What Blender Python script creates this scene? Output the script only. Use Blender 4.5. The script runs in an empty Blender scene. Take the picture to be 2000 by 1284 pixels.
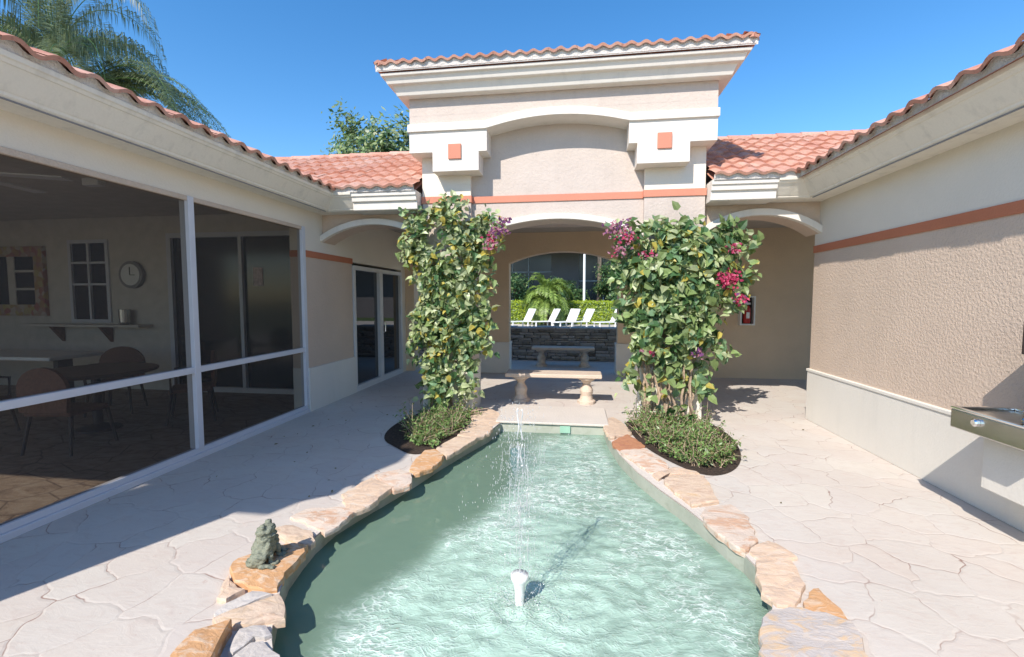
import bpy, math, random
from mathutils import Vector, Matrix, noise
random.seed(7)
R = math.radians
D = bpy.data
scene = bpy.context.scene
COL = scene.collection
ORG = {}

# ------------------------------------------------------------------ helpers
class MB:
    def __init__(s):
        s.v = []; s.f = []; s.m = []
    def face(s, pts, mi=0):
        n = len(s.v); s.v += [tuple(p) for p in pts]; s.f.append(tuple(range(n, n + len(pts)))); s.m.append(mi)
    def box(s, x0, x1, y0, y1, z0, z1, mi=0):
        n = len(s.v)
        s.v += [(x, y, z) for z in (z0, z1) for y in (y0, y1) for x in (x0, x1)]
        for q in ((0, 2, 3, 1), (4, 5, 7, 6), (0, 1, 5, 4), (2, 6, 7, 3), (0, 4, 6, 2), (1, 3, 7, 5)):
            s.f.append(tuple(n + i for i in q)); s.m.append(mi)
        return s
    def prism(s, poly, z0, z1, mi=0, shrink=0.0):
        """poly [(x,y)] counter-clockwise, extruded in z; shrink bevels the top edge"""
        n = len(s.v); k = len(poly)
        cx = sum(p[0] for p in poly) / k; cy = sum(p[1] for p in poly) / k
        s.v += [(x, y, z0) for x, y in poly]
        if shrink:
            s.v += [(x, y, z1 - shrink) for x, y in poly]
            tp = []
            for x, y in poly:
                d = math.hypot(x - cx, y - cy) or 1
                t = 1 - shrink / d
                tp.append((cx + (x - cx) * t, cy + (y - cy) * t, z1))
            s.v += tp; rings = 3
        else:
            s.v += [(x, y, z1) for x, y in poly]; rings = 2
        for r in range(rings - 1):
            for i in range(k):
                j = (i + 1) % k
                s.f.append((n + r * k + i, n + r * k + j, n + (r + 1) * k + j, n + (r + 1) * k + i)); s.m.append(mi)
        s.f.append(tuple(n + i for i in reversed(range(k)))); s.m.append(mi)
        s.f.append(tuple(n + (rings - 1) * k + i for i in range(k))); s.m.append(mi)
    def slab_y(s, poly, y0, y1, mi=0):
        """poly [(x,z)] extruded along y"""
        n = len(s.v); k = len(poly)
        s.v += [(x, y0, z) for x, z in poly] + [(x, y1, z) for x, z in poly]
        s.f.append(tuple(n + i for i in range(k))); s.m.append(mi)
        s.f.append(tuple(n + k + i for i in reversed(range(k)))); s.m.append(mi)
        for i in range(k):
            j = (i + 1) % k
            s.f.append((n + i, n + k + i, n + k + j, n + j)); s.m.append(mi)
    def tube(s, pts, rad, seg=8, mi=0, cap=True):
        n = len(s.v); P = [Vector(p) for p in pts]; k = len(P)
        if not isinstance(rad, (list, tuple)): rad = [rad] * k
        for i, p in enumerate(P):
            d = (P[min(i + 1, k - 1)] - P[max(i - 1, 0)]).normalized()
            a = Vector((0, 0, 1)) if abs(d.z) < .9 else Vector((1, 0, 0))
            u = d.cross(a).normalized(); w = d.cross(u)
            for j in range(seg):
                t = 2 * math.pi * j / seg
                s.v.append(tuple(p + (u * math.cos(t) + w * math.sin(t)) * rad[i]))
        for i in range(k - 1):
            for j in range(seg):
                j2 = (j + 1) % seg
                s.f.append((n + i * seg + j, n + i * seg + j2, n + (i + 1) * seg + j2, n + (i + 1) * seg + j)); s.m.append(mi)
        if cap:
            s.f.append(tuple(n + j for j in reversed(range(seg)))); s.m.append(mi)
            s.f.append(tuple(n + (k - 1) * seg + j for j in range(seg))); s.m.append(mi)
    def lathe(s, prof, cx=0, cy=0, seg=20, mi=0):
        s.tube([(cx, cy, z) for r, z in prof], [r for r, z in prof], seg, mi)
    def build(s, name, mat, parent=None, smooth=False):
        org = ORG.get(parent.name, Vector((0, 0, 0))) if parent else Vector((0, 0, 0))
        me = D.meshes.new(name)
        me.from_pydata([(x - org.x, y - org.y, z - org.z) for x, y, z in s.v], [], s.f)
        mats = mat if isinstance(mat, (list, tuple)) else [mat]
        for m in mats: me.materials.append(m)
        if len(mats) > 1: me.polygons.foreach_set('material_index', s.m)
        if smooth: me.polygons.foreach_set('use_smooth', [True] * len(s.f))
        me.update()
        o = D.objects.new(name, me); COL.objects.link(o)
        if parent: o.parent = parent
        ORG[o.name] = org.copy()
        return o

def bevel(o, w=.008, seg=2):
    m = o.modifiers.new('b', 'BEVEL'); m.width = w; m.segments = seg; m.limit_method = 'ANGLE'; m.angle_limit = R(40)
    return o

def empty(name, loc, label, cat, group=None, rz=0):
    o = D.objects.new(name, None); COL.objects.link(o); o.location = loc; o.rotation_euler.z = rz
    o.empty_display_size = .1
    ORG[o.name] = Vector(loc)
    return tag(o, label, cat, group)

def tag(o, label, cat, group=None):
    o['label'] = label; o['category'] = cat
    if group: o['group'] = group
    return o

def structure(o): o['kind'] = 'structure'; return o

def copy_tree(o, loc, rz=0, label=None):
    c = o.copy(); COL.objects.link(c); c.location = loc; c.rotation_euler.z = rz
    if label: c['label'] = label
    for ch in o.children:
        d = ch.copy(); COL.objects.link(d); d.parent = c
        for g in ch.children:
            e = g.copy(); COL.objects.link(e); e.parent = d
    return c

# ------------------------------------------------------------------ materials
class NT:
    def __init__(s, name):
        s.mat = D.materials.new(name); s.mat.use_nodes = True
        s.t = s.mat.node_tree; s.n = s.t.nodes; s.l = s.t.links
        s.p = s.n['Principled BSDF']; s.out = s.n['Material Output']
    def add(s, typ, **kw):
        nd = s.n.new(typ)
        for k, v in kw.items():
            if k in nd.inputs: nd.inputs[k].default_value = v
            else: setattr(nd, k, v)
        return nd
    def coords(s):
        if not hasattr(s, '_c'): s._c = s.add('ShaderNodeTexCoord')
        return s._c.outputs['Object']
    def map(s, scale=(1, 1, 1), rot=(0, 0, 0)):
        m = s.add('ShaderNodeMapping'); m.inputs['Scale'].default_value = scale; m.inputs['Rotation'].default_value = rot
        s.l.new(s.coords(), m.inputs['Vector']); return m.outputs[0]
    def noise(s, scale, detail=4, rough=.55, vec=None, dist=0):
        nd = s.add('ShaderNodeTexNoise'); nd.inputs['Scale'].default_value = scale; nd.inputs['Detail'].default_value = detail
        nd.inputs['Roughness'].default_value = rough; nd.inputs['Distortion'].default_value = dist
        s.l.new(vec if vec else s.coords(), nd.inputs['Vector']); return nd.outputs['Fac']
    def ramp(s, fac, stops):
        r = s.add('ShaderNodeValToRGB'); e = r.color_ramp.elements
        while len(e) < len(stops): e.new(.5)
        for i, (p, c) in enumerate(stops):
            e[i].position = p; e[i].color = (*c, 1) if not isinstance(c, (int, float)) else (c, c, c, 1)
        s.l.new(fac, r.inputs[0]); return r.outputs[0]
    def mix(s, fac, a, b, mode='MIX'):
        m = s.add('ShaderNodeMix', data_type='RGBA', blend_type=mode)
        for i, v in ((0, fac), (6, a), (7, b)):
            if hasattr(v, 'is_linked'): s.l.new(v, m.inputs[i])
            elif isinstance(v, (int, float)): m.inputs[i].default_value = v if i == 0 else (v, v, v, 1)
            else: m.inputs[i].default_value = (*v, 1)
        return m.outputs[2]
    def math(s, op, a, b=None):
        m = s.add('ShaderNodeMath', operation=op)
        for i, v in ((0, a), (1, b)):
            if v is None: continue
            if hasattr(v, 'is_linked'): s.l.new(v, m.inputs[i])
            else: m.inputs[i].default_value = v
        return m.outputs[0]
    def bump(s, h, strength=.3, dist=.01, prev=None):
        b = s.add('ShaderNodeBump'); b.inputs['Strength'].default_value = strength; b.inputs['Distance'].default_value = dist
        s.l.new(h, b.inputs['Height'])
        if prev: s.l.new(prev, b.inputs['Normal'])
        return b.outputs[0]
    def set(s, color=None, rough=.8, normal=None, metal=0, spec=None):
        if color is not None:
            if hasattr(color, 'is_linked'): s.l.new(color, s.p.inputs['Base Color'])
            else: s.p.inputs['Base Color'].default_value = (*color, 1)
        s.p.inputs['Roughness'].default_value = rough; s.p.inputs['Metallic'].default_value = metal
        if spec is not None: s.p.inputs['Specular IOR Level'].default_value = spec
        if normal: s.l.new(normal, s.p.inputs['Normal'])
        return s.mat

def stucco(name, col, bs=38, bstr=.35, bd=.012, var=.06, streak=0):
    t = NT(name)
    lo = tuple(c * (1 - var) for c in col); hi = tuple(min(1, c * (1 + var)) for c in col)
    c = t.ramp(t.noise(2.2, 5), [(.3, lo), (.7, hi)])
    c = t.mix(.35, c, t.ramp(t.noise(60, 3), [(.35, lo), (.65, hi)]))
    if streak:
        m = t.noise(3.0, 5, .6, t.map((3, 3, .35)))
        c = t.mix(t.math('MULTIPLY', t.ramp(m, [(.52, 0.0), (.75, 1.0)]), streak), c, tuple(x * .55 for x in col))
    n1 = t.noise(bs, 3, .5, dist=.6)
    nb = t.bump(t.ramp(n1, [(.38, 0.0), (.62, 1.0)]), bstr, bd)
    nb = t.bump(t.noise(180, 2), .15, .004, nb)
    return t.set(c, .9, nb, spec=.2)

def plain(name, col, rough=.6, metal=0, var=.08, sc=6, bump=.0, spec=None):
    t = NT(name)
    c = t.ramp(t.noise(sc, 4), [(.3, tuple(x * (1 - var) for x in col)), (.7, tuple(min(1, x * (1 + var)) for x in col))])
    nb = t.bump(t.noise(sc * 12, 3), bump, .006) if bump else None
    return t.set(c, rough, nb, metal, spec)

M = {}
TAN = (.62, .49, .39); CREAM = (.78, .71, .61); CORAL = (.52, .19, .105)
M['tan'] = stucco('tan_stucco', TAN, 26, .22, .012)
M['tan_rough'] = stucco('tan_knockdown_stucco', TAN, 42, .30, .010)
M['tan_dark'] = stucco('tan_passage_stucco', (.70, .53, .37), 24, .18, .01)
M['pink'] = stucco('pinkish_stucco', (.56, .48, .425), 26, .22, .012, .06, .12)
M['cream'] = stucco('cream_stucco', CREAM, 40, .12, .006, .03)
M['cream_edge'] = stucco('cream_cornice', (.82, .76, .66), 30, .10, .006, .04, .35)
M['white'] = stucco('white_trim', (.76, .71, .64), 40, .1, .006, .03, .22)
M['base'] = stucco('cream_base', (.74, .70, .63), 40, .12, .005, .03, .08)
M['coral'] = stucco('coral_band', CORAL, 40, .15, .006, .06)
M['coral_tile'] = stucco('coral_tile_paint', (.60, .25, .17), 40, .15, .006, .06)
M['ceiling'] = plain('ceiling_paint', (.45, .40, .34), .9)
M['alu'] = plain('white_aluminium', (.62, .63, .68), .45, 0, .03)
M['alu_dark'] = plain('bronze_aluminium', (.25, .24, .24), .5)
M['door_white'] = plain('white_door_frame', (.68, .66, .64), .4, 0, .03)
M['steel'] = plain('stainless_steel', (.55, .55, .52), .22, 1, .08, 9, .05)
M['chrome'] = plain('chrome', (.8, .8, .8), .08, 1, .02)
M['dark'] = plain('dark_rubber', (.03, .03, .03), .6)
M['wicker'] = plain('brown_wicker', (.16, .075, .045), .7, 0, .3, 40, .5)
M['wood'] = plain('dark_wood', (.12, .07, .045), .5, 0, .25, 12, .2)
M['brown_metal'] = plain('brown_metal', (.05, .035, .03), .5)
M['bench'] = stucco('cast_stone', (.62, .50, .40), 60, .35, .01, .10)
M['vinyl'] = plain('white_vinyl', (.80, .80, .78), .45, 0, .02)
M['bark'] = plain('bark', (.20, .15, .11), .9, 0, .35, 20, .6)
M['stem'] = plain('dry_stem', (.38, .28, .20), .9, 0, .4, 30, .4)
M['red'] = plain('red_paint', (.45, .03, .025), .35)
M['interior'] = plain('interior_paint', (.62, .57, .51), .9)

def leafmat(name, col, var=.35, trans=.35):
    t = NT(name)
    ri = t.add('ShaderNodeNewGeometry').outputs['Random Per Island']
    c = t.ramp(ri, [(0, tuple(x * (1 - var) for x in col)), (1, tuple(min(1, x * (1 + var)) for x in col))])
    t.set(c, .38, spec=.5)
    tr = t.add('ShaderNodeBsdfTranslucent'); t.l.new(c, tr.inputs['Color'])
    mx = t.add('ShaderNodeMixShader'); mx.inputs[0].default_value = trans
    t.l.new(t.p.outputs[0], mx.inputs[1]); t.l.new(tr.outputs[0], mx.inputs[2]); t.l.new(mx.outputs[0], t.out.inputs[0])
    return t.mat
M['leaf_mid'] = leafmat('leaf_green', (.235, .32, .12))
M['leaf_dark'] = leafmat('leaf_dark_green', (.07, .15, .055))
M['leaf_pale'] = leafmat('leaf_grey_green', (.44, .50, .27))
M['leaf_yellow'] = leafmat('leaf_yellow', (.50, .42, .09))
M['leaf_blue'] = leafmat('leaf_blue_green', (.18, .30, .155))
M['petal'] = leafmat('magenta_petal', (.50, .05, .13))
M['petal2'] = leafmat('faded_pink_petal', (.42, .18, .24))
M['purple'] = leafmat('purple_petal', (.22, .08, .22))
M['hedge_leaf'] = leafmat('hedge_leaf', (.40, .50, .035), .3, .4)
M['hedge_core'] = plain('hedge_core', (.10, .15, .02), .9, 0, .4, 8, .5)
M['palm_leaf'] = leafmat('palm_leaf', (.18, .22, .11), .4, .3)
M['palm_light'] = leafmat('pygmy_palm_leaf', (.26, .36, .08), .4, .35)
M['sage'] = leafmat('sage_leaf', (.20, .32, .10), .45)
M['sage2'] = leafmat('sage_brown_leaf', (.22, .19, .08), .4)

# roof tiles
t = NT('clay_tiles')
g_ = t.add('ShaderNodeNewGeometry')
c = t.ramp(t.noise(5.5, 3), [(.25, (.43, .19, .125)), (.5, (.53, .27, .195)), (.75, (.61, .37, .28))])
c = t.mix(.55, c, t.ramp(g_.outputs['Random Per Island'], [(0, (.42, .17, .115)), (.35, (.55, .27, .19)), (.7, (.60, .33, .24)), (1, (.66, .45, .36))]))
c = t.mix(t.ramp(t.noise(1.1, 6, .7), [(.5, 0.0), (.68, .5)]), c, (.58, .40, .34))
c = t.mix(t.ramp(t.noise(34, 4), [(.56, 0.0), (.72, .7)]), c, (.26, .11, .09))
M['tile'] = t.set(c, .75, t.bump(t.noise(60, 3), .25, .008), spec=.3)
M['mortar'] = stucco('eave_mortar', (.68, .64, .60), 50, .5, .01, .15)

# stamped patio
def patio_mat():
    t = NT('stamped_concrete')
    wob = t.add('ShaderNodeTexNoise'); wob.inputs['Scale'].default_value = 2.6; wob.inputs['Detail'].default_value = 3
    t.l.new(t.coords(), wob.inputs['Vector'])
    sub = t.add('ShaderNodeVectorMath', operation='SUBTRACT'); sub.inputs[1].default_value = (.5, .5, .5); t.l.new(wob.outputs['Color'], sub.inputs[0])
    scl = t.add('ShaderNodeVectorMath', operation='SCALE'); scl.inputs['Scale'].default_value = .32; t.l.new(sub.outputs[0], scl.inputs[0])
    ad = t.add('ShaderNodeVectorMath', operation='ADD'); t.l.new(t.coords(), ad.inputs[0]); t.l.new(scl.outputs[0], ad.inputs[1])
    v = ad.outputs[0]
    vo = t.add('ShaderNodeTexVoronoi', feature='DISTANCE_TO_EDGE', voronoi_dimensions='2D'); vo.inputs['Scale'].default_value = 3.1; t.l.new(v, vo.inputs['Vector'])
    vc = t.add('ShaderNodeTexVoronoi', feature='F1', voronoi_dimensions='2D'); vc.inputs['Scale'].default_value = 3.1; t.l.new(v, vc.inputs['Vector'])
    sx = t.add('ShaderNodeSeparateColor'); t.l.new(vc.outputs['Color'], sx.inputs[0])
    base = t.ramp(t.noise(1.3, 5, .6), [(.3, (.555, .505, .445)), (.7, (.63, .585, .525))])
    base = t.mix(t.math('MULTIPLY', sx.outputs[0], .36), base, (.56, .455, .40))
    base = t.mix(t.math('MULTIPLY', sx.outputs[1], .22), base, (.53, .51, .50))
    sl = t.noise(7, 6, .62, t.map((1, 2.2, 1), (0, 0, .5)), 1.2)
    base = t.mix(t.ramp(sl, [(.50, 0.0), (.70, .35)]), base, (.50, .40, .35))
    spots = t.ramp(t.noise(22, 4, .7, dist=1.0), [(.66, 0.0), (.74, .55)])
    base = t.mix(spots, base, (.42, .25, .20))
    crack = t.ramp(vo.outputs['Distance'], [(.003, 1.0), (.016, 0.0)])
    wear = t.ramp(t.noise(3.2, 3, .6), [(.46, .04), (.62, 1.0)])
    cm = t.math('MULTIPLY', crack, wear)
    col = t.mix(t.math('MULTIPLY', cm, .85), base, (.25, .14, .11))
    hb = t.ramp(vo.outputs['Distance'], [(.0, 0.0), (.05, 1.0)])
    nb = t.bump(hb, .2, .01)
    nb = t.bump(sl, .22, .012, nb)
    nb = t.bump(t.noise(45, 4), .12, .006, nb)
    return t.set(col, .78, nb, spec=.25)
M['patio'] = patio_mat()
M['lanai_floor'] = M['patio']
M['concrete'] = stucco('smooth_concrete', (.62, .56, .50), 50, .3, .006, .08)
M['mulch'] = plain('mulch', (.05, .032, .022), .95, 0, .6, 40, 1.0)
M['grass'] = plain('lawn', (.07, .12, .03), .95, 0, .4, 6, .6)
M['plaster'] = None
t = NT('pool_plaster')
c = t.ramp(t.noise(3, 5), [(.3, (.42, .56, .42)), (.7, (.52, .66, .52))])
M['plaster'] = t.set(c, .8, t.bump(t.noise(30, 3), .2, .01))
t = NT('pool_wall_plaster')
c = t.ramp(t.noise(4, 5), [(.3, (.36, .38, .31)), (.7, (.47, .48, .41))])
c = t.mix(t.ramp(t.noise(9, 4), [(.55, 0.0), (.7, .5)]), c, (.25, .27, .19))
M['plaster_wall'] = t.set(c, .8, t.bump(t.noise(30, 3), .3, .01))

def stone_mat(name, cols, band=7, rot=0):
    t = NT(name)
    n1 = t.noise(band, 6, .65, t.map((1, 2.1, 2.5), (0, 0, rot)), .9)
    c = t.ramp(n1, [(.30, cols[0]), (.48, cols[1]), (.62, cols[2]), (.75, cols[0])])
    c = t.mix(t.ramp(t.noise(14, 4, .7), [(.58, 0.0), (.72, .5)]), c, tuple(x * .55 for x in cols[1]))
    nb = t.bump(t.ramp(n1, [(.36, 0.0), (.50, .6), (.64, 1.0)]), .28, .012); nb = t.bump(t.noise(50, 4), .3, .006, nb)
    return t.set(c, .75, nb, spec=.3)
CRM = (.66, .56, .47); ORG_ = (.60, .33, .16); GRY = (.50, .47, .45); PNK = (.62, .49, .41)
M['st_cream'] = stone_mat('cream_flagstone', [CRM, (.68, .50, .36), (.55, .42, .33)])
M['st_orange'] = stone_mat('orange_flagstone', [(.62, .38, .20), ORG_, (.66, .50, .36)], 9, .7)
M['st_grey'] = stone_mat('grey_flagstone', [GRY, (.58, .53, .48), (.45, .42, .41)], 6, 1.1)
M['st_pink'] = stone_mat('pink_flagstone', [PNK, CRM, (.58, .36, .24)], 6, -.5)
M['st_red'] = stone_mat('rust_flagstone', [(.42, .17, .09), (.50, .24, .13), (.38, .16, .1)], 9, .3)
M['st_tan'] = stone_mat('tan_banded_flagstone', [(.60, .42, .26), (.66, .52, .40), (.55, .40, .30)], 6, .9)
M['st_band'] = stone_mat('grey_tan_banded_flagstone', [(.62, .53, .45), (.50, .46, .44), (.64, .46, .29)], 7, -.35)
M['slate'] = stone_mat('dark_slate', [(.20, .18, .18), (.42, .36, .31), (.28, .25, .25)], 5)
M['frog'] = stone_mat('green_grey_cast_stone', [(.15, .175, .14), (.26, .27, .20), (.10, .125, .105)], 22)
M['nozzle'] = plain('white_plastic', (.85, .85, .83), .3, 0, .02)

def glass_dark(name, tint=(.02, .022, .025), rough=.02):
    t = NT(name); return t.set(tint, rough, spec=.9)
M['glass'] = glass_dark('dark_glass')
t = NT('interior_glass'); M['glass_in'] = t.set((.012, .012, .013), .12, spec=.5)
# insect screen: dark mesh with small holes, modelled as part-transparent
t = NT('insect_screen')
tr = t.add('ShaderNodeBsdfTransparent'); tr.inputs[0].default_value = (1, 1, 1, 1)
t.set((.03, .027, .026), .8)
mx = t.add('ShaderNodeMixShader'); mx.inputs[0].default_value = .64
t.l.new(tr.outputs[0], mx.inputs[1]); t.l.new(t.p.outputs[0], mx.inputs[2]); t.l.new(mx.outputs[0], t.out.inputs[0])
M['screen'] = t.mat

# water
def water_mat():
    t = NT('pool_water')
    tr = t.add('ShaderNodeBsdfTransparent'); tr.inputs[0].default_value = (.50, .80, .62, 1)
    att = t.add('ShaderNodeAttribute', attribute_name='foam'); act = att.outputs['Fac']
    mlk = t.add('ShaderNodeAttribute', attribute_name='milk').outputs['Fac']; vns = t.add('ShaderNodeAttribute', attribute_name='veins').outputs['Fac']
    wv1 = t.add('ShaderNodeTexNoise'); wv1.inputs['Scale'].default_value = 2.6; t.l.new(t.coords(), wv1.inputs['Vector'])
    sc1 = t.add('ShaderNodeVectorMath', operation='SCALE'); sc1.inputs['Scale'].default_value = .22; t.l.new(wv1.outputs['Color'], sc1.inputs[0])
    ad1 = t.add('ShaderNodeVectorMath', operation='ADD'); t.l.new(t.map((1, 1.7, 1)), ad1.inputs[0]); t.l.new(sc1.outputs[0], ad1.inputs[1])
    v = ad1.outputs[0]
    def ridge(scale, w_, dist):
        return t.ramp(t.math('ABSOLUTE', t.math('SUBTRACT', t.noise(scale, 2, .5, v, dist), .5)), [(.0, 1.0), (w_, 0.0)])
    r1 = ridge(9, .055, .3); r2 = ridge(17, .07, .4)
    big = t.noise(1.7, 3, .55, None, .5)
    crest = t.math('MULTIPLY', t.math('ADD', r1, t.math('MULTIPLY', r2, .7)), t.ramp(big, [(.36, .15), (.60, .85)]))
    foam = t.math('MULTIPLY', t.math('MULTIPLY', t.ramp(crest, [(.12, 0.0), (.75, 1.0)]), t.ramp(t.noise(3.2, 4, .6, v, .6), [(.36, .25), (.58, 1.0)])), vns)  # pale veins: foam streaks plus caustic light painted into the colour
    hgt = t.math('ADD', crest, t.math('MULTIPLY', t.noise(34, 3, .6, v, .8), .5))
    bp = t.add('ShaderNodeBump'); bp.inputs['Distance'].default_value = .022
    t.l.new(hgt, bp.inputs['Height']); t.l.new(t.math('MULTIPLY', act, .30), bp.inputs['Strength'])
    df = t.add('ShaderNodeBsdfDiffuse'); t.l.new(bp.outputs[0], df.inputs['Normal'])
    t.l.new(t.mix(foam, t.mix(act, (.36, .55, .41), (.45, .63, .52)), (.76, .86, .80)), df.inputs['Color'])  # darker left-band colour: clearer water, with its shade painted in
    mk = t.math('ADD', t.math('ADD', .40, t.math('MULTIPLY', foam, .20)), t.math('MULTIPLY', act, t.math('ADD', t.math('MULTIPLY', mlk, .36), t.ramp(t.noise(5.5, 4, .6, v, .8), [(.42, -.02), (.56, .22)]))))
    m1 = t.add('ShaderNodeMixShader'); t.l.new(mk, m1.inputs[0]); t.l.new(tr.outputs[0], m1.inputs[1]); t.l.new(df.outputs[0], m1.inputs[2])
    gl = t.add('ShaderNodeBsdfGlossy'); gl.inputs['Roughness'].default_value = .04
    bp2 = t.add('ShaderNodeBump'); bp2.inputs['Distance'].default_value = .008
    t.l.new(hgt, bp2.inputs['Height']); t.l.new(t.math('MULTIPLY', act, .6), bp2.inputs['Strength'])
    fr = t.add('ShaderNodeFresnel'); fr.inputs['IOR'].default_value = 1.40
    t.l.new(bp2.outputs[0], gl.inputs['Normal']); t.l.new(bp2.outputs[0], fr.inputs['Normal'])
    m2 = t.add('ShaderNodeMixShader'); t.l.new(fr.outputs[0], m2.inputs[0]); t.l.new(m1.outputs[0], m2.inputs[1]); t.l.new(gl.outputs[0], m2.inputs[2])
    t.l.new(m2.outputs[0], t.out.inputs[0]); return t.mat
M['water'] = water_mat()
t = NT('water_drops')
tr = t.add('ShaderNodeBsdfTransparent'); gl = t.add('ShaderNodeBsdfGlossy'); gl.inputs['Roughness'].default_value = .1
df = t.add('ShaderNodeBsdfDiffuse'); df.inputs[0].default_value = (.9, .93, .93, 1)
m1 = t.add('ShaderNodeMixShader'); m1.inputs[0].default_value = .5; t.l.new(tr.outputs[0], m1.inputs[1]); t.l.new(df.outputs[0], m1.inputs[2])
m2 = t.add('ShaderNodeMixShader'); m2.inputs[0].default_value = .2; t.l.new(m1.outputs[0], m2.inputs[1]); t.l.new(gl.outputs[0], m2.inputs[2])
t.l.new(m2.outputs[0], t.out.inputs[0]); M['drops'] = t.mat

# ------------------------------------------------------------------ camera, light
cam = D.cameras.new('camera'); co = D.objects.new('camera', cam); COL.objects.link(co)
YAW = R(8.0); PIT = R(3.7)
co.location = (0, 0, 1.6); co.rotation_euler = (math.pi / 2 - PIT, 0, YAW)
cam.sensor_width = 36; cam.lens = 890 / 2000 * 36; cam.clip_end = 3000; cam.clip_start = .05
scene.camera = co
SD = Vector((.46, 1.0, -1)).normalized()      # direction the sunlight travels
sun = D.lights.new('sun', 'SUN'); so = D.objects.new('sun', sun); COL.objects.link(so)
sun.energy = 3.0; sun.angle = R(.5); sun.color = (1, .93, .835)
so.rotation_euler = SD.to_track_quat('-Z', 'Y').to_euler(); so.location = (-4, -6, 12)
el = math.asin(-SD.z); az = math.atan2(-SD.x, -SD.y)
w = D.worlds.new('World'); scene.world = w; w.use_nodes = True
sky = w.node_tree.nodes.new('ShaderNodeTexSky'); sky.sky_type = 'NISHITA'; sky.sun_disc = False
sky.sun_elevation = el; sky.sun_rotation = az % (2 * math.pi); sky.air_density = 1.0; sky.dust_density = .25; sky.ozone_density = 1.6
hs = w.node_tree.nodes.new('ShaderNodeHueSaturation'); hs.inputs['Saturation'].default_value = 1.34; hs.inputs['Value'].default_value = .82
w.node_tree.links.new(sky.outputs[0], hs.inputs['Color']); w.node_tree.links.new(hs.outputs[0], w.node_tree.nodes['Background'].inputs[0])
w.node_tree.nodes['Background'].inputs[1].default_value = .15
scene.view_settings.view_transform = 'Standard'; scene.view_settings.look = 'None'; scene.view_settings.gamma = 1
scene.view_settings.exposure = .95
cy_ = scene.cycles
cy_.use_denoising = True; cy_.max_bounces = 8; cy_.transparent_max_bounces = 16; cy_.caustics_reflective = False; cy_.caustics_refractive = False
cy_.sample_clamp_indirect = 6; cy_.use_adaptive_sampling = True; cy_.adaptive_threshold = .01

# ------------------------------------------------------------------ ground, patio, pool
from mathutils.geometry import delaunay_2d_cdt
PL = [(-0.950, 5.75), (-1.023, 5.290), (-1.204, 4.756), (-1.328, 4.347), (-1.462, 3.818), (-1.561, 3.495), (-1.651, 3.225), (-1.715, 2.989), (-1.723, 2.751), (-1.700, 2.567), (-1.665, 2.379), (-1.60, 2.216), (-1.527, 2.077), (-1.43, 1.90), (-1.27, 1.70), (-1.03, 1.45), (-.7, 1.25), (-.2, 1.12)]
PR = [(0.359, 5.75), (0.385, 5.222), (0.456, 4.705), (0.573, 4.227), (0.711, 3.845), (0.844, 3.532), (0.938, 3.265), (0.996, 3.067), (1.055, 2.925), (1.078, 2.790), (1.072, 2.614), (1.035, 2.457), (0.966, 2.312), (0.865, 2.057), (0.715, 1.70), (.5, 1.4), (.15, 1.18)]
POOL = PL + PR[::-1]       # counter-clockwise
def sheet(name, outer, holes, z, mat):
    vs = []; es = []
    for lp in [outer] + holes:
        n = len(vs); vs += [Vector(p) for p in lp]; es += [(n + i, n + (i + 1) % len(lp)) for i in range(len(lp))]
    v, e, f, *_ = delaunay_2d_cdt(vs, es, [], 0, 1e-6)
    def inside(p, poly):
        r = False; j = len(poly) - 1
        for i in range(len(poly)):
            a, b = poly[i], poly[j]
            if (a[1] > p[1]) != (b[1] > p[1]) and p[0] < (b[0] - a[0]) * (p[1] - a[1]) / (b[1] - a[1]) + a[0]: r = not r
            j = i
        return r
    mb = MB(); mb.v = [(p.x, p.y, z) for p in v]
    for q in f:
        c = sum((v[i] for i in q), Vector((0, 0))) / len(q)
        if inside(c, outer) and not any(inside(c, h) for h in holes):
            a = sum(v[q[i]].x * v[q[(i + 1) % len(q)]].y - v[q[(i + 1) % len(q)]].x * v[q[i]].y for i in range(len(q)))
            mb.f.append(tuple(q) if a > 0 else tuple(reversed(q))); mb.m.append(0)
    return mb.build(name, mat)
RECT = [(-14, -7), (14, -7), (14, 31.5), (-14, 31.5)]
structure(sheet('patio', RECT, [POOL], 0, M['patio']))
structure(sheet('ground', [(-500, -500), (500, -500), (500, 500), (-500, 500)], [RECT], 0, M['grass']))
# pool shell
mb = MB(); n = len(POOL)
for i in range(n):
    a = POOL[i]; b = POOL[(i + 1) % n]
    mb.face([(a[0], a[1], -.001), (a[0], a[1], -.95), (b[0], b[1], -.95), (b[0], b[1], -.001)])
pwl = structure(mb.build('pool_wall', M['plaster_wall']))
pfl = structure(sheet('pool_floor', POOL, [], -.95, M['plaster']))
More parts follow.
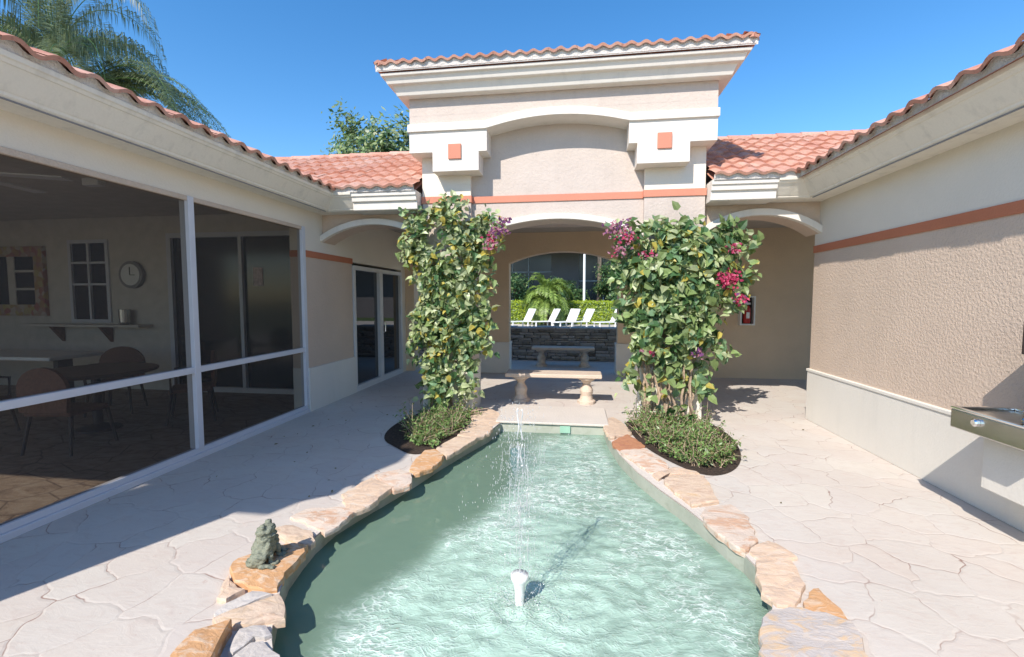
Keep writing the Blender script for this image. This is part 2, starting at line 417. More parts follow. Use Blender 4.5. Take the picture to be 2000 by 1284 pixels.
# water surface with real waves
FX, FY = -.30, 2.44
def poly_dist(x, y):
    best = 9; ins = False; j = n - 1
    for i in range(n):
        ax, ay = POOL[i]; bx, by = POOL[j]
        if (ay > y) != (by > y) and x < (bx - ax) * (y - ay) / (by - ay) + ax: ins = not ins
        dx, dy = bx - ax, by - ay; tt = max(0, min(1, ((x - ax) * dx + (y - ay) * dy) / (dx * dx + dy * dy)))
        best = min(best, math.hypot(x - ax - dx * tt, y - ay - dy * tt)); j = i
    return best if ins else -best
st = .0175; x0, y0 = -1.76, 1.08; nx = int(2.88 / st); ny = int(4.72 / st)
idx = {}; wv = []; wf = []; foam_lightv = []; milkv = []; veinv = []
def sstep(a, b, x): tt = max(0, min(1, (x - a) / (b - a))); return tt * tt * (3 - 2 * tt)
pins = {}
for j in range(ny + 1):
    for i in range(nx + 1):
        x = x0 + i * st; y = y0 + j * st; d = poly_dist(x, y); pins[i, j] = d
        if d < -.04: continue
        r = math.hypot(x - FX, y - FY); r2 = math.hypot(x - .02, y - 2.50)
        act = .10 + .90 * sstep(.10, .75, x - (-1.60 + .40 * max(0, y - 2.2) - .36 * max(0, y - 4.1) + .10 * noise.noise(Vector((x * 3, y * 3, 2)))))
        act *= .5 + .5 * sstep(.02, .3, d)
        h = .0065 * noise.noise(Vector((x * 6 + 3 * noise.noise(Vector((x, y, 3))), y * 12, 0)))
        h += .0050 * noise.noise(Vector((x * 15, y * 26, 5)))
        h += .0020 * noise.noise(Vector((x * 34, y * 50, 9)))
        h += .0075 * math.sin(r2 * 44 + 1.5 * noise.noise(Vector((x * 3, y * 3, 1)))) * math.exp(-r2 * 1.9) * sstep(.0, .12, r2)
        h += .0040 * math.sin(r * 40) * math.exp(-r * 1.2)
        idx[i, j] = len(wv); wv.append((x, y, -.115 + h * act))
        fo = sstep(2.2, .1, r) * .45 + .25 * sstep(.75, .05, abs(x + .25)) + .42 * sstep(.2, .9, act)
        ac2 = sstep(.12, .7, act); foam_lightv.append(ac2); milkv.append(min(1, .35 + .65 * math.exp(-(r / .75) ** 2) + .3 * sstep(5.4, 3.5, y) * sstep(.1, -.5, x)) * ac2)
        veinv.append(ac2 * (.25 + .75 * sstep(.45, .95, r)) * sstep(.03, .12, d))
for (i, j) in idx:
    q = [(i, j), (i + 1, j), (i + 1, j + 1), (i, j + 1)]
    if all(k in idx for k in q) and any(pins[k] > -.015 for k in q): wf.append(tuple(idx[k] for k in q))
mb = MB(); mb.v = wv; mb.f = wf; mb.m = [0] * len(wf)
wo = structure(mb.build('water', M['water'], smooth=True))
at = wo.data.attributes.new('foam', 'FLOAT', 'POINT'); at.data.foreach_set('value', foam_lightv)
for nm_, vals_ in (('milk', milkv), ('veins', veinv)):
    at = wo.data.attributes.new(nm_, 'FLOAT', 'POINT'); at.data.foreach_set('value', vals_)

# smooth concrete landing between pool and benches
mb = MB(); mb.box(-1.02, .42, 5.72, 6.62, .001, .03); structure(bevel(mb.build('pool_step', M['concrete'])))
# planting beds
BEDL = [(-2.12, 6.20), (-2.26, 5.75), (-2.28, 5.23), (-2.16, 4.82), (-1.92, 4.60), (-1.66, 4.38), (-1.50, 4.5), (-1.36, 4.9), (-1.33, 5.47), (-1.38, 6.20)]
BEDR = [(.62, 6.20), (.66, 5.44), (.74, 5.0), (.90, 4.6), (1.12, 4.26), (1.30, 4.24), (1.52, 4.45), (1.70, 4.85), (1.80, 5.4), (1.78, 5.8), (1.70, 6.20)]
def chaikin(p, it=2):
    for _ in range(it):
        q = []
        for i in range(len(p)):
            a, b = p[i], p[(i + 1) % len(p)]
            q += [(a[0] * .75 + b[0] * .25, a[1] * .75 + b[1] * .25), (a[0] * .25 + b[0] * .75, a[1] * .25 + b[1] * .75)]
        p = q
    return p
for pl in (chaikin(BEDL), chaikin(BEDR)):
    structure(sheet('mulch_bed', pl, [], .006, M['mulch']))

_c = Vector((-.35, 3.3)); ring = []
for i in range(len(POOL)):
    a = Vector(POOL[i - 1]); b = Vector(POOL[(i + 1) % len(POOL)]); d = (b - a).normalized(); nn_ = Vector((d.y, -d.x)) 
    ring.append(tuple(Vector(POOL[i]) + nn_ * (.13 + .035 * math.sin(i * 2.3))))
structure(sheet('mortar_bed', ring, [POOL], .009, M['concrete']))
# ------------------------------------------------------------------ coping stones
STONES = [
 ('cream', 'small cream flagstones step beside the left column base', [(-1.450, 6.137), (-1.288, 6.38), (-1.061, 6.152), (-0.963, 5.755), (-1.024, 5.546), (-1.297, 5.643)]),
 ('cream', 'narrow pale pink coping stone beside the left plant bed', [(-1.315, 5.60), (-1.02, 5.50), (-1.00, 5.186), (-1.10, 4.985), (-1.343, 5.055), (-1.343, 5.316)]),
 ('tan', 'pale tan coping stone edging the left bed, behind the bright orange one', [(-1.46, 4.60), (-1.396, 4.836), (-1.330, 5.003), (-1.10, 4.952), (-1.175, 4.622), (-1.27, 4.36), (-1.42, 4.50)]),
 ('orange', 'bright orange coping stone at the near tip of the left plant bed', [(-1.540, 4.461), (-1.447, 4.50), (-1.304, 4.34), (-1.286, 4.207), (-1.34, 3.976), (-1.43, 3.87), (-1.513, 3.953), (-1.552, 4.169)]),
 ('pink', 'cream coping stone at the edge of the long shadow', [(-1.771, 3.781), (-1.60, 3.92), (-1.452, 3.84), (-1.38, 3.60), (-1.470, 3.50), (-1.595, 3.587)]),
 ('cream', 'broad pale cream coping stone in front of the shadow edge', [(-1.870, 3.379), (-1.830, 3.564), (-1.781, 3.727), (-1.51, 3.55), (-1.525, 3.453), (-1.55, 3.204), (-1.65, 3.07)]),
 ('pink', 'large flat peach coping stone behind the frog statue', [(-2.041, 2.968), (-2.005, 3.091), (-1.744, 3.148), (-1.62, 3.08), (-1.64, 2.848), (-1.671, 2.79), (-1.756, 2.830), (-1.893, 2.914)]),
 ('tan', 'tan coping stone with a dark crack directly behind the frog', [(-2.060, 2.748), (-1.988, 2.827), (-1.772, 2.788), (-1.674, 2.677), (-1.672, 2.63), (-1.733, 2.625), (-1.956, 2.684)]),
 ('orange', 'rough orange coping stone under the frog statue', [(-2.009, 2.351), (-1.972, 2.434), (-1.859, 2.547), (-1.779, 2.60), (-1.685, 2.599), (-1.645, 2.467), (-1.642, 2.316), (-1.603, 2.186), (-1.654, 2.158), (-1.761, 2.175), (-1.913, 2.243)]),
 ('cream', 'flat off-white flagstone in front of the frog, away from the water', [(-1.960, 2.252), (-1.905, 2.213), (-1.773, 2.155), (-1.801, 2.066), (-1.862, 2.063)]),
 ('grey', 'smooth grey flagstone between the frog and the long tan stone', [(-1.798, 1.971), (-1.793, 2.038), (-1.719, 2.139), (-1.601, 2.134), (-1.704, 2.012), (-1.749, 1.936)]),
 ('tan', 'long tan banded coping stone jutting over the water', [(-1.755, 1.915), (-1.705, 1.992), (-1.557, 2.131), (-1.445, 2.038), (-1.409, 1.971), (-1.496, 1.936), (-1.606, 1.895), (-1.655, 1.895)]),
 ('grey', 'grey coping stone with a notched end, near the lower left corner', [(-1.575, 1.870), (-1.473, 1.919), (-1.402, 1.872), (-1.415, 1.839), (-1.471, 1.829), (-1.494, 1.741), (-1.525, 1.742)]),
 ('orange', 'tilted yellow-orange stone at the bottom left of the pool edge', [(-1.729, 1.773), (-1.671, 1.827), (-1.623, 1.873), (-1.596, 1.814), (-1.50, 1.614), (-1.595, 1.55), (-1.70, 1.62)]),
 ('grey', 'pale grey coping stone with pink stains at the bottom edge', [(-1.488, 1.735), (-1.470, 1.807), (-1.414, 1.822), (-1.331, 1.784), (-1.134, 1.620), (-1.3, 1.52), (-1.45, 1.56)]),
 ('cream', 'pale cream coping stone beside the far right pool corner', [(0.377, 5.988), (0.50, 6.20), (0.60, 5.95), (0.652, 5.414), (0.405, 5.182), (0.360, 5.565)]),
 ('red', 'rust red coping stone at the far right of the pool', [(0.412, 5.060), (0.601, 5.344), (0.744, 4.968), (0.724, 4.870), (0.484, 4.764), (0.431, 4.921)]),
 ('pink', 'peach coping stone at the edge of the right plant bed', [(0.475, 4.710), (0.722, 4.806), (0.867, 4.419), (0.843, 4.251), (0.69, 4.203), (0.585, 4.429)]),
 ('cream', 'small whitish coping stone at the near tip of the right bed', [(0.70, 4.147), (0.912, 4.330), (1.081, 4.251), (1.10, 4.19), (0.80, 4.16), (0.748, 4.03)]),
 ('tan', 'brown and cream streaked coping stone below the right bed', [(0.800, 4.05), (0.970, 4.157), (1.131, 4.150), (1.111, 3.666), (0.986, 3.60), (0.897, 3.545), (0.838, 3.716), (0.778, 3.98)]),
 ('pink', 'pale pinkish coping stone halfway along the right side', [(0.931, 3.409), (0.99, 3.554), (1.193, 3.637), (1.249, 3.476), (1.185, 3.093), (1.061, 2.935), (1.00, 3.041), (0.935, 3.270)]),
 ('cream', 'small tan flagstone behind the rounded cream stone', [(1.158, 3.034), (1.252, 3.102), (1.296, 3.069), (1.347, 2.914), (1.289, 2.885), (1.128, 2.845), (1.088, 2.924)]),
 ('cream', 'rounded cream coping stone on the right side of the water', [(1.080, 2.806), (1.279, 2.865), (1.258, 2.622), (1.188, 2.509), (1.141, 2.443), (1.051, 2.426), (1.011, 2.523), (1.033, 2.665)]),
 ('orange', 'orange-edged wedge stone outside the rounded cream stone', [(1.289, 2.598), (1.321, 2.604), (1.352, 2.443), (1.335, 2.339), (1.231, 2.347), (1.178, 2.416), (1.196, 2.475)]),
 ('band', 'largest coping stone, banded grey and tan, at the bottom right', [(0.930, 2.299), (0.997, 2.375), (1.145, 2.400), (1.321, 2.321), (1.270, 2.115), (1.183, 1.9), (1.05, 1.75), (0.76, 1.82)]),
]
def ccw(p):
    a = sum(p[i][0] * p[(i + 1) % len(p)][1] - p[(i + 1) % len(p)][0] * p[i][1] for i in range(len(p)))
    return p if a > 0 else p[::-1]
for k, (mt, lab, poly) in enumerate(STONES):
    rnd = random.Random(k); poly = ccw(poly); rough = []
    for i in range(len(poly)):
        a = Vector(poly[i]); b = Vector(poly[(i + 1) % len(poly)]); L = (b - a).length; s_ = max(1, int(L / .045))
        nrm = Vector(((b - a).y, -(b - a).x)).normalized()
        for q in range(s_):
            p = a + (b - a) * (q / s_)
            rough.append(tuple(p + nrm * (rnd.uniform(-.012, .010) if q else rnd.uniform(-.012, 0))))
    _cx = sum(p[0] for p in rough) / len(rough); _cy = sum(p[1] for p in rough) / len(rough)
    rough = [(_cx + (p[0] - _cx) * (1.10 if _cx > 0 else 1.06), _cy + (p[1] - _cy) * 1.06) for p in rough]
    ztop = .022 + .014 * rnd.random()
    if 'under the frog' in lab: ztop = .04
    if 'tilted' in lab: ztop = .085
    cx = sum(p[0] for p in rough) / len(rough); cy = sum(p[1] for p in rough) / len(rough)
    mb = MB(); nn = len(rough)
    tx, ty = rnd.uniform(-.04, .04), rnd.uniform(-.04, .04)
    rings = [(1.0, -.012), (1.0, ztop - .012), (.975, ztop), (.75, ztop + .003), (.4, ztop + .004)]
    for (sc, z) in rings:
        for (x, y) in rough:
            xx = cx + (x - cx) * sc; yy = cy + (y - cy) * sc
            zz = z if z < 0 else z + (xx - cx) * tx + (yy - cy) * ty + .006 * noise.noise(Vector((xx * 9, yy * 9, k)))
            mb.v.append((xx, yy, zz))
    for r_ in range(len(rings) - 1):
        for i in range(nn):
            j = (i + 1) % nn; mb.f.append((r_ * nn + i, r_ * nn + j, (r_ + 1) * nn + j, (r_ + 1) * nn + i)); mb.m.append(0)
    c0 = len(mb.v); mb.v.append((cx, cy, ztop + .004))
    for i in range(nn):
        j = (i + 1) % nn; mb.f.append(((len(rings) - 1) * nn + i, (len(rings) - 1) * nn + j, c0)); mb.m.append(0)
    mb.f.append(tuple(reversed(range(nn)))); mb.m.append(0)
    tag(mb.build('coping_stone', M['st_' + mt]), lab, 'coping stone', 'flagstones round the pool edge')

# ------------------------------------------------------------------ cornice / wall helpers
def sweep(mb, path, prof, side=1, m0=None, m1=None, mi=0):
    """path of (x,y); profile [(out,z)]; side=+1: outward is left of travel"""
    P = [Vector(p) for p in path]; k = len(P); dirs = []
    for i in range(k):
        def nrm(a, b): d = (b - a).normalized(); return Vector((-d.y, d.x)) * side
        if i == 0: v = Vector(m0) if m0 else nrm(P[0], P[1])
        elif i == k - 1: v = Vector(m1) if m1 else nrm(P[-2], P[-1])
        else:
            a = nrm(P[i - 1], P[i]); b = nrm(P[i], P[i + 1]); v = (a + b) / (1 + a.dot(b))
        dirs.append(v)
    n0 = len(mb.v); q = len(prof)
    for i in range(k):
        for o, z in prof: mb.v.append((P[i].x + dirs[i].x * o, P[i].y + dirs[i].y * o, z))
    for i in range(k - 1):
        for j in range(q - 1):
            mb.f.append((n0 + i * q + j, n0 + (i + 1) * q + j, n0 + (i + 1) * q + j + 1, n0 + i * q + j + 1)); mb.m.append(mi)
    mb.f.append(tuple(n0 + j for j in range(q))); mb.m.append(mi)
    mb.f.append(tuple(n0 + (k - 1) * q + j for j in reversed(range(q)))); mb.m.append(mi)

def side_prof(z0, total, soff):
    return [(0, z0 + .02), (0, z0 - .005), (soff - .02, z0 - .005), (soff, z0 + .012), (soff + .006, z0 + .03), (soff + .014, z0 + .034), (total - .055, z0 + .160), (total - .045, z0 + .163),
            (total - .030, z0 + .185), (total - .020, z0 + .187), (total - .012, z0 + .222), (total - .08, z0 + .230), (0, z0 + .230)]
def wing_prof(z0):
    return [(0, z0 + .02), (0, z0 - .005), (.30, z0 - .005), (.318, z0 + .004), (.328, z0 + .108), (.356, z0 + .114), (.366, z0 + .176), (.384, z0 + .180), (.390, z0 + .240), (.30, z0 + .245), (0, z0 + .245)]

def tile_roof(eave0, eave1, up, length, pitch=.23, course=.34, amp=.030, over=.0, base=.022):
    """tiles from the eave line eave0->eave1 (3D), rising along unit vector up"""
    a = Vector(eave0); b = Vector(eave1); u = (b - a); W = u.length; u.normalize(); up = Vector(up).normalized()
    nrm = u.cross(up).normalized()
    if nrm.z < 0: nrm = -nrm
    nu = int(W / pitch) * 8; nc = int(math.ceil(length / course))
    mb = MB()
    def wave(s):
        x = (s / pitch) % 1.0
        return amp * (math.sin(math.pi * x / .62) if x < .62 else -.45 * math.sin(math.pi * (x - .62) / .38))
    for c in range(nc):
        r = random.Random(c * 13 + 5)
        v0 = c * course - (over if c == 0 else .0); v1 = min((c + 1) * course + .05, length + .02)
        for tl in range(nu // 8):
            n0 = len(mb.v); jit = r.uniform(-.005, .006); jz = r.uniform(-.003, .004)
            for i in range(9):
                s_ = W * (tl * 8 + i) / nu
                for v_, hh in ((v0, .0), (v0, .030 + jz), (v0 + (v1 - v0) * .5, .017 + jz), (v1, -.008)):
                    mb.v.append(tuple(a + u * s_ + up * (v_ + jit) + nrm * (wave(s_) + hh + base)))
            for i in range(8):
                for j in range(3):
                    mb.f.append((n0 + i * 4 + j, n0 + (i + 1) * 4 + j, n0 + (i + 1) * 4 + j + 1, n0 + i * 4 + j + 1)); mb.m.append(0)
    return mb

def mortar_strip(eave0, eave1, up, inset=.05, pitch=.23, amp=.030, drop=.03, base=.022):
    a = Vector(eave0); b = Vector(eave1); u = (b - a); W = u.length; u.normalize(); up = Vector(up).normalized()
    nrm = u.cross(up).normalized()
    if nrm.z < 0: nrm = -nrm
    nu = int(W / pitch) * 8; mb = MB()
    for i in range(nu + 1):
        s_ = W * i / nu; x = (s_ / pitch) % 1.0
        wv_ = amp * (math.sin(math.pi * x / .62) if x < .62 else -.45 * math.sin(math.pi * (x - .62) / .38))
        p = a + u * s_ + up * inset
        mb.v += [tuple(p - Vector((0, 0, drop))), tuple(p + nrm * (wv_ + base + .004))]
    for i in range(nu):
        mb.f.append((2 * i, 2 * i + 2, 2 * i + 3, 2 * i + 1)); mb.m.append(0)
    return mb

def ridge_cap(mb, a, b, rad=.085, step=.36):
    a = Vector(a); b = Vector(b); L = (b - a).length; d = (b - a).normalized(); k = int(L / step)
    sd = Vector((-d.y, d.x, 0)).normalized(); up = Vector((0, 0, 1))
    for i in range(k):
        p0 = a + d * (L * i / k); p1 = a + d * (L * (i + 1) / k + .03)
        n0 = len(mb.v)
        for p, rr in ((p0, rad), (p1, rad * .84)):
            for j in range(9):
                t_ = math.pi * j / 8
                mb.v.append(tuple(p + sd * math.cos(t_) * rr + up * (math.sin(t_) * rr - .01)))
        for j in range(8): mb.f.append((n0 + j, n0 + 9 + j, n0 + 10 + j, n0 + j + 1)); mb.m.append(0)
        mb.f.append(tuple(n0 + j for j in range(9))); mb.m.append(0)

def arc(x0, x1, zs, rise, n=24):
    """points from (x0,zs) up to apex zs+rise and down to (x1,zs)"""
    h = (x1 - x0) / 2; r = (h * h + rise * rise) / (2 * rise); cx = (x0 + x1) / 2; cz = zs + rise - r
    a = math.asin(h / r)
    return [(cx + r * math.sin(-a + 2 * a * i / n), cz + r * math.cos(-a + 2 * a * i / n)) for i in range(n + 1)]

def arch_wall(mb, x0, x1, ztop, ax0, ax1, zs, rise, y0, y1, mi=0):
    """wall x0..x1, floor..ztop with an arched opening to the floor"""
    if ax0 > x0: mb.box(x0, ax0, y0, y1, 0, zs, mi)
    if x1 > ax1: mb.box(ax1, x1, y0, y1, 0, zs, mi)
    pts = arc(ax0, ax1, zs, rise)
    pts2 = [(x0, zs)] + (pts if x0 < ax0 - 1e-6 else pts[0:]) + [(x1, zs)]
    n = len(mb.v); k = len(pts2)
    for y in (y0, y1):
        for (x, z) in pts2: mb.v.append((x, y, z))
        for i, (x, z) in enumerate(pts2): mb.v.append((x, y, ztop))
    for s_ in (0, 1):
        o = n + s_ * 2 * k
        for i in range(k - 1):
            if abs(pts2[i + 1][0] - pts2[i][0]) < 1e-6: continue
            q = (o + i, o + i + 1, o + k + i + 1, o + k + i)
            mb.f.append(q if s_ == 0 else q[::-1]); mb.m.append(mi)
    for i in range(k - 1):
        mb.f.append((n + i, n + 2 * k + i, n + 2 * k + i + 1, n + i + 1)); mb.m.append(mi)
    mb.f.append((n + k, n + 2 * k - 1, n + 4 * k - 1, n + 3 * k)); mb.m.append(mi)

def arch_band(mb, x0, x1, zs, rise, th, y0, y1, n=28):
    lo = arc(x0, x1, zs, rise, n); hi = arc(x0 - th * .25, x1 + th * .25, zs + th * .93, rise + .0 + th * .07, n)
    b = len(mb.v)
    for y in (y0, y1):
        for p in lo: mb.v.append((p[0], y, p[1]))
        for p in hi: mb.v.append((p[0], y, p[1]))
    k = n + 1
    for i in range(n):
        mb.f.append((b + i, b + i + 1, b + k + i + 1, b + k + i)); mb.m.append(0)
        o = b + 2 * k
        mb.f.append((o + k + i, o + k + i + 1, o + i + 1, o + i)); mb.m.append(0)
        mb.f.append((b + i + 1, b + i, o + i, o + i + 1)); mb.m.append(0)
        mb.f.append((b + k + i, b + k + i + 1, o + k + i + 1, o + k + i)); mb.m.append(0)
    mb.f.append((b, b + k, b + 3 * k, b + 2 * k)); mb.m.append(0)
    mb.f.append((b + n, b + 2 * k + n, b + 3 * k + n, b + k + n)); mb.m.append(0)

XL = -3.75; XR = 3.08; ZC = 2.845          # left wall, right wall, cornice foot
SL = .4167                                # side roof slope
# ================================================================== entry tower
TW = empty('entry_tower', (-.27, 6.3, 0), 'tall stucco entry tower with arched opening, square coral accents and tiled cap', 'tower')
PY = 6.24; WY = 6.32; FYF = 6.02; TB = 8.4
for x0_, x1_ in ((-2.14, -1.45), (.87, 1.63)):
    mb = MB(); mb.box(x0_, x1_, PY, 6.74, 0, 2.93); mb.build('pier', M['pink'], TW)
    mb = MB(); mb.box(x0_, x1_, PY, 6.74, 3.02, 3.60); mb.build('upper_pier', M['cream'], TW)
for x0_, x1_ in ((-2.16, -1.43), (.85, 1.65)):
    mb = MB(); mb.box(x0_, x1_, PY - .03, 6.76, 0, .64); mb.box(x0_ - .008, x1_ + .008, PY - .042, 6.77, .64, .69)
    bevel(mb.build('base_trim', M['base'], TW), .006)
mb = MB()
arch_wall(mb, -1.45, .87, 2.93, -1.45, .87, 2.44, .245, WY, 6.72)
mb.build('arch_wall', M['pink'], TW)
mb = MB(); arch_band(mb, -1.449, .869, 2.44, .245, .075, WY - .05, WY + .02)
bevel(mb.build('arch_trim', M['white'], TW), .006)
mb = MB(); mb.box(-1.45, .87, WY - .015, 6.72, 2.93, 3.02)
for x0_, x1_ in ((-2.14, -1.45), (.87, 1.63)): mb.box(x0_ - .012, x1_ + .012, PY - .015, 6.74, 2.93, 3.02)
mb.build('coral_band', M['coral_tile'], TW)
mb = MB(); mb.box(-1.45, .87, WY, 6.72, 3.02, 4.05); mb.build('recessed_panel', M['pink'], TW)
# body: upper wall, side walls, back
mb = MB()
xa, xb = -2.24, 1.70
mb.box(xa, xb, FYF + .02, 6.30, 4.04, 4.30)
mb.box(xa, xb, 6.74, TB, 2.9, 4.30)
mb.box(xa, xb, 6.30, 6.745, 4.052, 4.30)
mb.build('upper_wall', M['pink'], TW)
# frieze with arched middle and stepped brackets
mb = MB()
al = arc(-1.18, .64, 3.805, .125, 24)
yf0, yf1 = FYF, 6.76
# flat parts left/right
def fr_poly(side):
    if side < 0: return [(-2.24, 3.555), (-1.92, 3.555), (-1.92, 3.30), (-1.29, 3.30), (-1.29, 3.545), (-1.18, 3.545), (-1.18, 3.85), (-2.24, 3.85)]
    return [(.64, 3.555), (.745, 3.555), (.745, 3.30), (1.38, 3.30), (1.38, 3.545), (1.70, 3.545), (1.70, 3.85), (.64, 3.85)]
for s_ in (-1, 1):
    mb = MB(); mb.slab_y(fr_poly(s_), yf0, yf1); bevel(mb.build('frieze_bracket', M['white'], TW), .005)
mb = MB()
bl = [(-2.255, 3.825), (-1.20, 3.825)] + [(x, z + .02) for x, z in al[1:-1]] + [(.66, 3.825), (1.715, 3.825)]
bu = [(-2.255, 3.925), (-1.20, 3.925)] + [(x, z + .12) for x, z in al[1:-1]] + [(.66, 3.925), (1.715, 3.925)]
nb_ = len(bl); n0 = 0
for y in (yf0 - .03, yf1 + .01):
    mb.v += [(x, y, z) for x, z in bl] + [(x, y, z) for x, z in bu]
for i in range(nb_ - 1):
    mb.f += [(i, i + 1, nb_ + i + 1, nb_ + i), (3 * nb_ + i, 3 * nb_ + i + 1, 2 * nb_ + i + 1, 2 * nb_ + i), (i + 1, i, 2 * nb_ + i, 2 * nb_ + i + 1), (nb_ + i, nb_ + i + 1, 3 * nb_ + i + 1, 3 * nb_ + i)]; mb.m += [0] * 4
mb.f += [(0, nb_, 3 * nb_, 2 * nb_), (nb_ - 1, 3 * nb_ - 1, 4 * nb_ - 1, 2 * nb_ - 1)]; mb.m += [0, 0]
bevel(mb.build('frieze_band', M['white'], TW), .005)
# filler wall between band and upper wall
mb = MB()
mb.v = []; pts = bu
for y in (FYF + .02, 6.30):
    mb.v += [(x, y, z - .03) for x, z in pts] + [(x, y, 4.041 if abs(x) < 5 else 0) for x, z in pts]
k = len(pts)
mb.v = [(max(xa, min(xb, x)), y, max(z, 0)) for x, y, z in mb.v]
for i in range(k - 1):
    mb.f += [(i, i + 1, k + i + 1, k + i), (2 * k + i + 1, 2 * k + i, 3 * k + i, 3 * k + i + 1)]; mb.m += [0, 0]
mb.f += [(0, k, 3 * k, 2 * k), (k - 1, 3 * k - 1, 4 * k - 1, 2 * k - 1)]; mb.m += [0, 0]
mb.build('frieze_wall', M['pink'], TW)
for x0_, z0_ in ((-1.70, 3.455), (.985, 3.47)):
    mb = MB(); mb.box(x0_, x0_ + .175, FYF - .022, FYF + .01, z0_, z0_ + .195)
    bevel(mb.build('square_accent', M['coral_tile'], TW), .005)
# cornice
mb = MB()
TP = [(xa, TB), (xa, FYF + .02), (xb, FYF + .02), (xb, TB)]
tp_prof = [(0, 4.30), (0, 4.265), (.12, 4.265), (.165, 4.375), (.215, 4.380), (.245, 4.455), (.275, 4.458), (.285, 4.49), (.25, 4.50), (0, 4.50)]
sweep(mb, TP, tp_prof, side=-1)
bevel(mb.build('cornice', M['white'], TW), .006)
# roof cap (hipped, low)
eo = .33; ez = 4.545
ex0, ex1, ey0, ey1 = xa - eo, xb + eo, FYF + .02 - eo, TB + eo
rs = .30
mb = tile_roof((ex0, ey0, ez), (ex1, ey0, ez), (0, 1, rs), 1.4, .165, .30, .022, base=.03)
tr_l = MB()
m2 = tile_roof((ex0, ey1, ez), (ex0, ey0, ez), (1, 0, rs), 1.25, .165, .30, .022, base=.03); m3 = tile_roof((ex1, ey0, ez), (ex1, ey1, ez), (-1, 0, rs), 1.25, .165, .30, .022, base=.03)
def clip_hip(m, x0, x1, y0, y1, zz, s_):
    # drop faces that would stand above the hip planes
    keepf = []; 
    for f in m.f:
        c = [sum(m.v[i][a] for i in f) / len(f) for a in range(3)]
        lim = min(c[0] - x0, x1 - c[0], c[1] - y0, y1 - c[1])
        if c[2] - zz <= lim * s_ + .09: keepf.append(f)
    m.f = keepf; m.m = [0] * len(keepf)
for m_ in (mb, m2, m3): clip_hip(m_, ex0, ex1, ey0, ey1, ez, rs)
roof = MB()
for m_ in (mb, m2, m3):
    o_ = len(roof.v); roof.v += m_.v; roof.f += [tuple(i + o_ for i in f) for f in m_.f]; roof.m += m_.m
roof.face([(ex0 + 1.15, ey0 + 1.15, ez + .36), (ex1 - 1.15, ey0 + 1.15, ez + .36), (ex1 - 1.15, ey1 - .1, ez + .36), (ex0 + 1.15, ey1 - .1, ez + .36)])
roof.face([(ex0 + .02, ey0 + .02, ez - .03), (ex0 + .02, ey1, ez - .03), (ex1 - .02, ey1, ez - .03), (ex1 - .02, ey0 + .02, ez - .03)])
ridge_cap(roof, (ex0 + .02, ey0 + .02, ez + .03), (ex0 + 1.15, ey0 + 1.15, ez + .40), .07)
ridge_cap(roof, (ex1 - .02, ey0 + .02, ez + .03), (ex1 - 1.15, ey0 + 1.15, ez + .40), .07)
ro = roof.build('tiled_roof', M['tile'], TW, smooth=False)
ms = mortar_strip((ex0, ey0, ez), (ex1, ey0, ez), (0, 1, rs), .028, .165, .022, .05, .03)
ms.build('eave_mortar', M['mortar'], TW)

# ================================================================== wings (archways beside the tower)
def wing(x0, x1, ax0, ax1, label, side):
    W_ = empty('archway_wing', ((x0 + x1) / 2, 6.4, 0), label, 'archway')
    mb = MB(); arch_wall(mb, x0, x1, ZC, ax0, ax1, 2.44, .24, 6.40, 6.74)
    mb.build('wall', M['tan'], W_)
    mb = MB(); arch_band(mb, ax0 + .001, ax1 - .001, 2.44, .24, .085, 6.33, 6.42)
    bevel(mb.build('arch_trim', M['white'], W_), .006)
    mb = MB()
    if side < 0: sweep(mb, [(XL + .66, 6.40), (x1 - .02, 6.40)], wing_prof(ZC - .015), side=-1)
    else: sweep(mb, [(x0 + .02, 6.40), (XR - .66, 6.40)], wing_prof(ZC - .015), side=-1)
    bevel(mb.build('cornice', M['white'], W_), .005)
    ez_ = ZC + .232; ey = 6.40 - .43; s_ = .53
    ea, eb = (x0 - 2.6, x1 - .03) if side < 0 else (x0 + .03, x1 + 2.6)
    up = (0, 1, s_); ln = math.hypot(2.0, 2.0 * s_)
    rf = tile_roof((ea, ey, ez_), (eb, ey, ez_), up, ln, .20, .30, .022, base=.03)
    # back slope and ridge
    rf.face([(ea, ey + 2.0, ez_ + 2 * s_), (eb, ey + 2.0, ez_ + 2 * s_), (eb, ey + 4.2, ez_ + .05), (ea, ey + 4.2, ez_ + .05)])
    # outline underside
    rf.face([(ea, ey + .04, ez_ - .02), (ea, 8, ez_ + 1.05), (eb, 8, ez_ + 1.05), (eb, ey + .04, ez_ - .02)])
    ridge_cap(rf, (ea, ey + 2.0, ez_ + 2 * s_ + .02), (eb, ey + 2.0, ez_ + 2 * s_ + .02), .09)
    cx0, cx1 = (XL + .35, eb) if side < 0 else (ea, XR - .35)
    rf.build('tiled_roof', M['tile'], W_)
    mortar_strip((cx0, ey, ez_), (cx1, ey, ez_), up, .03, .20, .022, .03, .03).build('eave_mortar', M['mortar'], W_)
    return W_
WL = wing(XL + .002, -2.142, XL + .002, -2.142, 'left archway wing with short tiled roof, between glass door and tower', -1)
WR = wing(1.632, XR - .002, 1.632, XR - .002, 'right archway wing with tiled roof, beside the rough stucco wall', 1)

